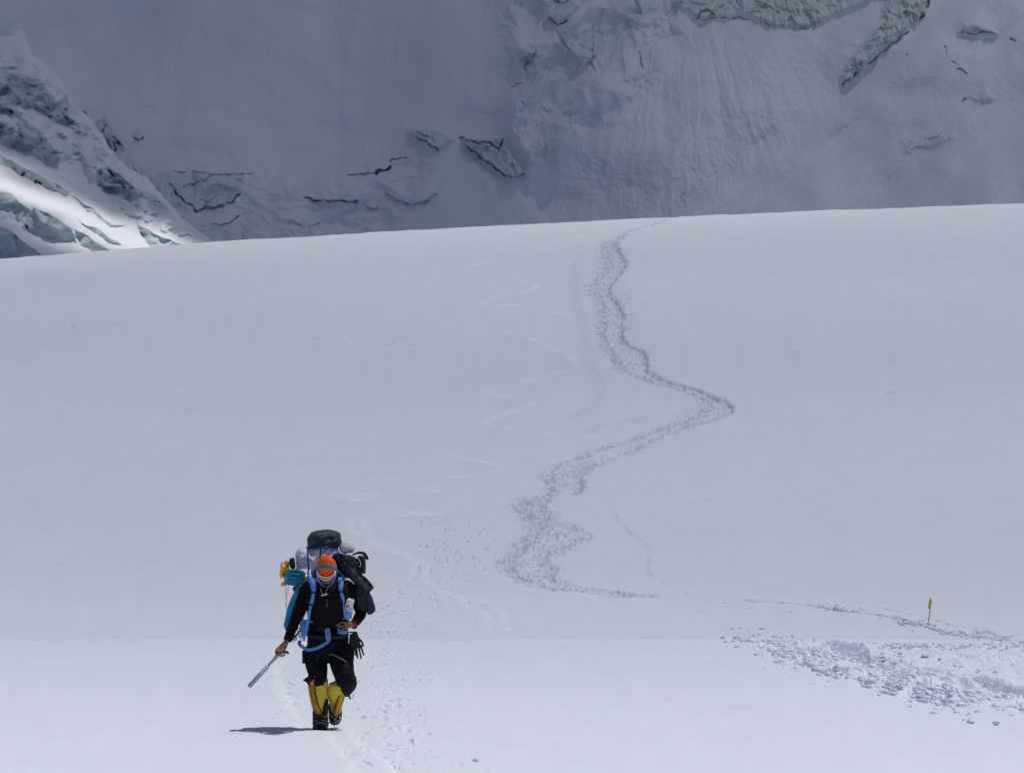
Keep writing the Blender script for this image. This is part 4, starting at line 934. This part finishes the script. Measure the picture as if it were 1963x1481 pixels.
# climbing harness
hs = MB().strap([P(590, 1212, .10), P(600, 1216, .18), P(628, 1219, .215), P(655, 1216, .18), P(668, 1212, .10)], .05, .012).build('harness', M['rubber'], per)
MB().strap([P(633, 1251, .19), P(641, 1252, .235), P(652, 1257, .262), P(663, 1264, .235), P(671, 1270, .14)], .015, .008, (0, -1, .3)).build('leg_loop', M['grey'], hs)
MB().strap([P(608, 1262, .20), P(614, 1252, .22), P(622, 1243, .21)], .014, .006).build('riser', M['rubber'], hs)
MB().strap([P(625.5, 1203, .235), P(627, 1214, .24), P(628.5, 1224, .24)], .010, .004).strap([P(630, 1203, .236), P(630.5, 1218, .24)], .006, .004).build('belay_loop', M['white'], hs)
for x in (612, 617, 620.5): MB().tube(spline([P(x, 1201, .232), P(x + 2, 1203, .236), P(x + .5, 1206, .232)], 4), .0016, 5).build('small_ring', M['grey'], hs)

# ------------------------------------------------------------------ the load
pk = empty('backpack', 'tall expedition backpack with dark teal lid and blue straps on the climber', 'backpack')
MB().sack([(598, 1066), (650, 1064), (660, 1110), (662, 1180), (655, 1218), (600, 1220), (594, 1180), (596, 1110)], -.16, .20, seed=3, rough=.02).build('pack_body', M['deepblue'], pk)
ld = MB().sack([(586, 1030), (589, 1024), (596, 1016), (612, 1012), (630, 1011), (644, 1014), (652, 1019), (654, 1030), (655, 1036), (649, 1046), (645, 1052), (632, 1046), (620, 1043.5), (606, 1046), (590, 1054), (587, 1044)], -.20, .20, 10, seed=5, rough=.05, folds=(.08, .30, .022)).build('top_lid', M['lid'], pk, sub=1)
MB().strap([P(590, 1050, .03), P(591, 1070, .09), P(592, 1086, .08), P(590, 1098, .04)], .018, .004).build('compression_strap', M['deepblue'], pk)
MB().strap([P(616.5, 1040, .06), P(615.5, 1052, .10), P(613.5, 1068, .11)], .016, .004).build('compression_strap', M['rubber'], pk)
MB().strap([P(647, 1050, .02), P(647.5, 1060, .05), P(648, 1072, .06)], .012, .004).build('compression_strap', M['deepblue'], pk)
MB().strap([P(588, 1052, .0), P(600, 1048, .012), P(616, 1043.5, .016), P(632, 1046, .012), P(646, 1051, .0)], .007, .004).build('lid_hem', M['deepblue'], pk)
MB().strap([P(592, 1104, .16), P(599, 1110, .24), P(603, 1122, .29), P(604, 1132, .30)], [.046, .062, .054, .034], .012, (-.2, -1, .3)).build('shoulder_strap', M['blue'], pk)
MB().strap([P(653, 1104, .17), P(655, 1112, .25), P(655, 1122, .29), P(655, 1130, .30)], [.036, .056, .046, .030], .012, (.2, -1, .3)).build('shoulder_strap', M['blue'], pk)
MB().strap([P(603, 1134, .30), P(601, 1146, .29), P(598, 1155, .275)], [.034, .034, .04], .008).build('strap_webbing', M['blue'], pk)
MB().strap([P(598, 1156, .272), P(595, 1172, .25), P(591, 1192, .225), P(587, 1208, .205), P(584, 1222, .19)], [.022, .026, .028, .024, .018], .006).build('strap_webbing', M['blue'], pk)
MB().strap([P(656, 1132, .30), P(659, 1142, .29), P(661, 1150, .28)], [.028, .036, .018], .008).build('strap_webbing', M['blue'], pk)
MB().strap([P(661, 1150, .275), P(661, 1165, .26), P(663, 1180, .22)], .014, .005).build('strap_webbing', M['blue'], pk)
for x, y, d in ((603.5, 1133, .308), (655.5, 1131, .308), (598, 1156, .285)): MB().box(P(x, y, d), (.017, .008, .009)).build('buckle', M['rubber'], pk)
MB().strap([P(578, 1186, .12), P(588, 1187, .18), P(601, 1188.5, .225)], [.022, .03, .012], .008).sack([(577, 1190), (590, 1189), (592, 1200), (588, 1214), (578, 1208)], .14, .03, 4, seed=8, rough=.01).build('hip_belt', M['blue'], pk)
MB().strap([P(645, 1197, .19), P(652, 1196, .215), P(660, 1199, .22)], .014, .006).sack([(648, 1203), (656, 1202), (668, 1206), (665, 1212), (650, 1212)], .17, .03, 4, seed=9, rough=.008).build('hip_belt', M['blue'], pk)
MB().strap([P(588, 1166, .06), P(584, 1176, .10), P(581, 1184, .12)], .014, .01).build('side_padding', M['white'], pk)

sk = MB().sack([(564, 1062), (567, 1052), (575, 1046), (586, 1044), (600, 1046), (620, 1043), (640, 1046), (650, 1052), (652, 1070), (645, 1100), (625, 1112), (605, 1100), (594, 1090), (580, 1088), (572, 1090), (566, 1088), (565, 1076)], -.14, .18, 12, seed=12, rough=.05, folds=(.20, .09, .034)).build('white_sack', M['white'], sub=1)
tag(sk, 'crumpled white plastic-like sack lashed under the dark teal pack lid', 'sack')
rl = MB().ell(P(661, 1047, -.10), (.062, .16, .060), None, 28, 14, lambda p, q: q * (1 + .05 * mnoise.noise(p * 3))).ell(P(671, 1049, -.16), (.045, .13, .042), None, 20, 10).build('rolled_mat', M['greyroll'])
tag(rl, 'pale grey rolled mat end poking out right of the dark teal pack lid', 'rolled mat')
df = empty('duffel_bag', 'black duffel bag lashed high on the load at right of the orange beanie', 'bag')
MB().sack([(634, 1062), (645, 1058), (660, 1058), (676, 1062), (688, 1070), (698, 1072), (696, 1096), (684, 1104), (664, 1106), (652, 1100), (648, 1084), (642, 1074)], -.06, .16, 10, seed=14, rough=.05, folds=(.12, .18, .020)).build('bag_body', M['darknavy'], df, sub=1)
MB().sack([(684, 1064), (694, 1062), (701, 1070), (701.5, 1092), (699, 1097), (688, 1095), (683, 1080)], -.02, .09, 7, seed=15, rough=.03).build('side_pocket', M['darknavy'], df, sub=1)
MB().strap([P(676, 1060, .03), P(688, 1056, .03), P(698, 1058, .03), P(706, 1069, .02)], [.014, .026, .036, .02], .006, (0, -1, .5)).strap([P(688, 1062, .05), P(697, 1064, .05), P(703, 1069, .03)], [.01, .016, .01], .005).build('flying_strap', M['darknavy'], df)
MB().strap([P(664, 1058, .06), P(676, 1062, .09), P(688, 1068, .09), P(692, 1078, .09), P(690, 1083, .09)], [.005, .006, .007, .006, .005], .004).build('piping', M['label'], df)
jh = MB()
jh.sack([(650, 1072), (664, 1070), (680, 1080), (688, 1096), (700, 1108), (710, 1120), (716, 1122), (706, 1133), (714, 1140), (719, 1158), (720, 1168), (712, 1176), (704, 1172), (690, 1168), (684, 1166), (682, 1140), (678, 1112), (664, 1100), (654, 1088)], .05, .09, 12, seed=17, rough=.05, folds=(.22, .05, .022))
oj = jh.build('hanging_jacket', M['navy'], sub=1); tag(oj, 'dark navy spare jacket draped over the load, hanging beside the climber\'s arm', 'jacket')
MB().sack([(684, 1098), (692, 1096), (705, 1106), (717, 1121), (714, 1128), (706, 1134), (698, 1120)], .06, .035, 6, seed=18, rough=.02).build('flap', M['darknavy'], oj, sub=1)
MB().sack([(697, 1128), (708, 1130), (716, 1146), (721, 1164), (719, 1170), (710, 1176), (704, 1173), (700, 1150)], .08, .06, 6, seed=19, rough=.02, folds=(.2, .1, .012)).build('sleeve', M['navy'], oj, sub=1)
for n_ in ('flap', 'sleeve'):
    pass
og = MB().sack([(538, 1074), (543, 1073), (551, 1070), (555, 1074), (554, 1084), (556, 1092), (549, 1096), (545, 1104), (538, 1106), (535, 1102), (537, 1090)], .0, .05, 8, seed=21, rough=.09, folds=(.34, .22, .030))
og.sack([(538, 1116), (546, 1110), (551, 1112), (549, 1117), (542, 1121), (539, 1120)], .02, .018, 5, seed=22, rough=.01)
og.strap([P(545, 1103, .02), P(546, 1112, .02)], .02, .012)
tag(og.build('orange_pouch', M['orange'], sub=1), 'small shiny orange nylon pouch hanging at the outer left of the load', 'pouch')
tag(MB().sack([(554, 1070), (558, 1066), (564, 1066), (566, 1086), (556, 1086)], -.03, .05, 6, seed=23, rough=.02).build('black_pouch', M['darknavy'], sub=1), 'small black pouch squeezed between the orange pouch and the white sack', 'pouch')
cd = MB()
cd.tube(spline([P(547, 1117, .03), P(548, 1132, .03), P(549, 1150, .03), P(550, 1165, .04), P(548, 1185, .04), P(546, 1200, .04)], 4), .0028, 6).tube(spline([P(550, 1117, .03), P(550.5, 1130, .03), P(549, 1148, .035), P(547, 1160, .03)], 4), .0025, 6).tube(spline([P(553, 1118, .03), P(553, 1128, .03), P(552, 1137, .03)], 4), .0022, 6)
tag(cd.build('cord', M['cord']), 'thin yellow cord dangling from the orange pouch', 'cord')
# coiled rope: a gathered coil on the shoulder, long loops hanging beside the arm
rp = empty('rope', 'teal climbing rope coiled at the shoulder with long loops hanging beside the arm', 'rope')
R = random.Random(9); c = MB()
for k in range(17):
    a = k / 16
    c.tube(spline([P(546 + 6 * a, 1103 - 8 * math.sin(a * 3.1) + 4 * a, -.02 + .02 * R.random()), P(552 + 14 * a, 1090 + 12 * a * a, .05), P(566 + 8 * a, 1090 + 16 * a, .07), P(584 - 8 * a, 1094 + 14 * a, .08 - .04 * a), P(580 - 12 * a, 1110 + 6 * a, .05), P(566 - 8 * a, 1119 - 2 * a, .03), P(552 - 2 * a + 2 * R.random(), 1111 + 4 * a, .0)], 5, True), .0080, 7)
c.build('coil', M['teal'], rp)
c = MB()
for k in range(8):
    a = k / 7; yy = 1092 + 22 * a
    c.tube(spline([P(546 + 2 * abs(a - .5), yy + 4, .045), P(556, yy - 3 + 1.5 * math.sin(k * 2.1), .094), P(568, yy - 2 + 2 * math.sin(k * 1.7), .100), P(580, yy + 2 * a, .075)], 5), .0042, 6)
c.build('coil_strands_shade', M['teal2'], rp)
c = MB()  # dark strands painted as the shaded gaps between rope turns
for k in range(7):
    a = k / 6; yy = 1094 + 21 * a
    c.tube(spline([P(547, yy + 4, .045), P(556, yy - 2, .091), P(568, yy - 1, .097), P(580, yy + 2 * a, .072)], 5), .0040, 6)
c.build('coil_strands_shade', M['lid'], rp); MB().sack([(544, 1099), (551, 1090), (567, 1086), (584, 1094), (585, 1108), (574, 1120), (562, 1120), (549, 1112)], .02, .055, 9, seed=30, rough=.02, folds=(.42, .62, .016)).build('coil_core', M['teal'], rp, sub=1)
c = MB()
for k in range(9):
    a = k / 8; d = .035 + .03 * R.random(); x0 = 574 + 6 * a + R.uniform(-1, 1)
    c.tube(spline([P(x0, 1118 + 6 * a, d), P(563 + 7 * a, 1138 + 2 * a, d + .02), P(554 + 10 * a, 1160, d + .02), P(548.5 + 9.5 * a, 1182, d + .01), P(545.5 + 8 * a + R.uniform(-.5, .5), 1197 + 5 * math.sin(3.1 * a), d), P(549 + 4 * a, 1203 + 2 * math.sin(3 * a) - 6 * a * a, d - .02), P(555 + 4 * a, 1190, d - .04), P(566, 1165, d - .05)], 5), .0050, 7)
c.build('hanging_loops', M['teal'], rp)
c = MB()
for k in range(5):
    a = k / 4
    c.tube(spline([P(573 + 6 * a, 1119 + 6 * a, .085), P(561.5 + 8 * a, 1139 + 2 * a, .10), P(553 + 9 * a, 1160, .10), P(548 + 8 * a, 1182, .09), P(545 + 6 * a, 1196 + 4 * math.sin(3.1 * a), .08)], 5), .0042, 7)
c.build('hanging_loops', M['teal2'], rp)
c = MB()
for k in range(4): c.tube(spline([P(580 - k, 1196 + 2 * k, .06), P(574 - k, 1206 + 2 * k, .10), P(566 + k, 1216, .11), P(560 + 2 * k, 1222, .10)], 5), .0058, 7)
c.build('loose_tail', M['teal'], rp)
for pts, r_, mt_, nm in (([(566, 1060), (574, 1066), (586, 1070), (600, 1071)], .004, 'deepblue', 'sack_cord'), ([(568, 1078), (578, 1074), (588, 1080), (600, 1083)], .003, 'grey', 'sack_cord'),
                         ([(652, 1056), (658, 1066), (660, 1078), (668, 1092)], .005, 'rubber', 'lashing_cord'), ([(676, 1066), (682, 1078), (680, 1094), (688, 1104)], .004, 'grey', 'lashing_cord'), ([(640, 1048), (650, 1056), (664, 1060), (680, 1062)], .004, 'blue', 'lashing_cord'),
                         ([(596, 1022), (594, 1034), (592, 1050)], .004, 'rubber', 'lid_strap'), ([(647, 1020), (650, 1034), (648, 1048)], .004, 'rubber', 'lid_strap'), ([(603, 1019), (620, 1016), (640, 1018)], .004, 'grey', 'lid_seam')):
    MB().tube(spline([P(a, b_, (.125 if 'lid' in nm else .115 if nm == 'lashing_cord' else .10) - .0009 * abs(a - 620)) for a, b_ in pts], 5), r_, 6).build(nm, M[mt_], pk)
MB().sack([(562, 1122), (568, 1121), (571, 1126), (567, 1131), (562, 1129)], .07, .02, 4, seed=51, rough=.01).build('red_toggle', M['bracelet'], rp)
MB().strap([P(676, 1100, .10), P(681, 1112, .13), P(684, 1130, .13), P(683, 1150, .11)], .007, .004).build('dangling_strap', M['rubber'], pk)
MB().strap([P(590, 1187, .2), P(594, 1198, .22), P(590, 1214, .2)], .008, .004).build('strap_tail', M['deepblue'], pk)
# tumpline over the beanie
tl = MB().strap([P(566, 1122, .02), P(578, 1115, .07), P(590, 1104, .18), P(602, 1091, .37), P(614, 1083, .49), P(628, 1080, .53), P(642, 1083, .49), P(651, 1091, .40), P(658, 1100, .24), P(664, 1106, .16)], [.016, .03, .056, .066, .066, .066, .06, .045, .02, .016], .005, (0, -.85, .53))
tag(tl.build('tumpline', M['green']), 'wide green head strap carried across the orange beanie', 'head strap')
# bottle on the shoulder strap
bt = empty('water_bottle', 'white and blue bottle in a sleeve under the climber\'s left shoulder strap', 'bottle')
MB().limb([P(669, 1146, .20), P(668.5, 1158, .20), P(668, 1170, .19)], [(.046, .04), (.046, .04), (.044, .038)], 18).build('bottle', M['label'], bt)
MB().limb([P(668, 1168, .195), P(667.5, 1182, .185)], [(.047, .042), (.042, .036)], 18, n=2).build('sleeve', M['blue'], bt)
MB().strap([P(665, 1160, .246), P(671, 1158.5, .246)], .016, .003).build('print', M['red'], bt)
MB().strap([P(660, 1165, .244), P(668, 1166, .25), P(676, 1163, .235)], .006, .004).build('band', M['grey'], bt)
MB().tube([P(677.5, 1146, .19), P(678, 1152, .19)], .014, 10).strap([P(678, 1152, .19), P(677, 1166, .19), P(674, 1180, .18)], .012, .006).build('hose', M['label'], bt)
# blue cord slung across the hips
sg = MB()
for k in (0, 1):
    o_ = k * 3.0
    sg.tube(spline([P(632 - o_ * .9, 1201, .255), P(634.2 - o_, 1214, .262), P(633 - o_, 1225, .265), P(624 - o_ * .3, 1233 - o_, .275), P(608, 1241 - o_, .275), P(593, 1243.5 - o_, .25), P(580 + o_ * .6, 1238 - o_, .20), P(573 + o_, 1230 - o_ * .2, .15), P(575 + o_, 1225, .11)], 6), .0088, 8)
tag(sg.build('sling', M['blue']), 'doubled bright blue cord slung in a loop across the climber\'s hips', 'sling')
for x, y, r_ in ((600, 1242, .1), (623, 1234, .8)): pass
# ironmongery at the side
def ring(pts, r): return MB().tube(spline(pts, 5, True) + [spline(pts, 5, True)[0]], r, 7, caps=False)
crb = empty('quickdraw', 'tangle of small black clips with white tags hanging from the harness beside the sleeve', 'climbing gear')
for k, (x, y, a, b_) in enumerate([(577, 1214, 4.5, 6.5), (566, 1221, 3.2, 4), (574, 1206, 3, 5), (583, 1219, 3, 6)]):
    ring([P(x - a, y, .13), P(x - a * .5, y - b_, .14), P(x + a * .8, y - b_ * .8, .14), P(x + a, y + b_ * .3, .13), P(x + a * .2, y + b_, .12)], .0040).build('carabiner', M['rubber'], crb)
MB().sack([(574, 1212), (580, 1210), (583, 1216), (578, 1221)], .13, .006, 3, seed=41, rough=0).build('tag', M['label'], crb)
MB().sack([(574, 1202), (580, 1204), (576, 1207)], .13, .006, 3, seed=42, rough=0).build('tag', M['label'], crb); MB().sack([(563, 1220), (567, 1218), (569, 1221), (566, 1223)], .12, .006, 3, seed=43, rough=0).build('tag', M['label'], crb)
MB().tube(spline([P(561, 1219, .12), P(563, 1224, .12), P(564, 1228, .11)], 3), .003, 6).build('gate', M['rubber'], crb)
isc = MB().tube([P(583, 1244, .12), P(583.3, 1264, .12)], .017, 12).tube([P(583.3, 1264, .12), P(583.4, 1267, .12)], .020, 12).tube(spline([P(583, 1246, .13), P(588, 1243, .14), P(592, 1240, .16)], 3), .004, 6)
tag(isc.build('ice_screw', M['rubber']), 'black tube-shaped ice screw hanging beside the climber\'s thigh', 'ice screw')
cb = MB(); cb = ring([P(669, 1268, .10), P(671, 1264, .10), P(674, 1267, .10), P(674, 1272, .10), P(671, 1274.5, .10)], .0045)
tag(cb.build('carabiner', M['rubber']), 'single dark carabiner clipped to the leg loop at the outer thigh', 'carabiner')
# pair of gloves hanging from the belt
def glove(x, y, s, lab, tilt):
    g_ = MB(); R3 = lambda a, b_: P(x + (a * math.cos(tilt) - b_ * math.sin(tilt)) * s, y + (a * math.sin(tilt) + b_ * math.cos(tilt)) * s, .08)
    g_.limb([R3(0, -20), R3(0, -8), R3(0, 4)], [(.026 * s, .022), (.032 * s, .026), (.036 * s, .022)], 14)
    for k, (a, L) in enumerate(((-5.2, 24), (-1.6, 31), (2.2, 33), (5.6, 27))): g_.tube(spline([R3(a, 4), R3(a * 1.5, L * .6), R3(a * 1.75, L)], 4), .0098 * s, 8)
    g_.tube(spline([R3(5, -8), R3(10, 0), R3(12, 10)], 4), .0105 * s, 8)
    tag(g_.build('glove', M['rubber'], voxel=.005, sm_it=0), lab, 'glove', 'gloves hanging from the harness')
glove(675, 1230, .88, 'inner black glove of the pair hanging from the harness, closer to the thigh', .02)
glove(684, 1228, .98, 'outer black glove of the pair hanging from the harness, fingers splayed', -.16)
MB().tube([P(669, 1209, .12), P(677, 1208, .10), P(681, 1214, .09)], .008, 8).build('glove_loop', M['rubber'], hs)
# ice axe carried by its head
ax = empty('ice_axe', 'ice axe with long pale metal shaft held low by its black head', 'ice axe')
a0, a1 = P(539, 1248, .27), P(481, 1313, .42)
sd = (a1 - a0).normalized(); wv = sd.cross(Vector((0, -1, 0))).normalized()
m1 = a0 + (a1 - a0) * .42
MB().tube([a0, a0 + (a1 - a0) * .40], (.0195, .012), 16, side=tuple(wv)).build('upper_shaft', M['shaft'], ax)
MB().tube([a0 + (a1 - a0) * .39, a0 + (a1 - a0) * .97, a1], [(.0225, .013), (.0225, .013), (.018, .011)], 16, side=tuple(wv)).build('shaft', M['shaft'], ax)
ms_ = 1 if wv.x < 0 else -1
for k in (.42, .50, .62, .665, .70, .735, .77, .80, .88, .915):
    MB().tube([a0 + (a1 - a0) * k + wv * .0125 * ms_ - Vector((0, .0115, 0)), a0 + (a1 - a0) * (k + .014) + wv * .0125 * ms_ - Vector((0, .0118, 0))], .004, 6).build('mark', M['rubber'], ax)
MB().limb([P(531.5, 1247, .29), P(538, 1246.5, .275), P(545, 1247, .265), P(552, 1246, .24), P(554, 1250, .23)], [(.010, .020), (.014, .022), (.013, .018), (.010, .018), (.006, .016)], 12, (0, 0, 1)).limb([P(539, 1246, .27), P(537, 1252, .28)], [(.02, .014), (.018, .013)], 10).build('axe_head', M['rubber'], ax)

# ------------------------------------------------------------------ route marker
fx, fy = ground_at(1779.5, 1192); fz = zat(fx, fy); K = fy / FP
mk = bpy.data.objects.new('marker_flag', None); COL.objects.link(mk); mk.location = (fx, fy, fz)
tag(mk, 'thin cane marker with a narrow yellow flag stuck in the snow at right', 'marker flag')
q = [(-.002, -.05), (0.0, 0), (1.6, 10), (4.2, 28), (5.4, 44)]
MB().tube(spline([Vector((a * K, 0, z * K)) for a, z in q], 5), [.0065] * 21, 8).build('cane', M['bamboo'], mk)
fl = MB(); V = []; nx_, nz_ = 6, 14
for i in range(nz_ + 1):
    for k in range(nx_ + 1):
        z = 25 + 21 * i / nz_; xr = np.interp(z, [25, 46], [3.9, 5.9]); xl = xr - np.interp(z, [25, 40, 46], [4.6, 4.4, 2.6]); x = xl + (xr - xl) * k / nx_
        V.append(Vector((x * K, -.012 + .012 * math.sin(k * 1.6 + i * .35) , z * K)))
n = nx_ + 1
V += [a + Vector((0, .004, 0)) for a in V]; N_ = (nz_ + 1) * n
F = [(i * n + k, i * n + k + 1, (i + 1) * n + k + 1, (i + 1) * n + k) for i in range(nz_) for k in range(nx_)]
F += [tuple(N_ + a for a in f_[::-1]) for f_ in F]
fl.add(V, F).build('flag', M['flag'], mk)
MB().tube([Vector((5.2 * K, -.012, 40 * K)), Vector((4.6 * K, -.012, 34 * K))], .008, 6).build('flag_tie', M['rubber'], mk)
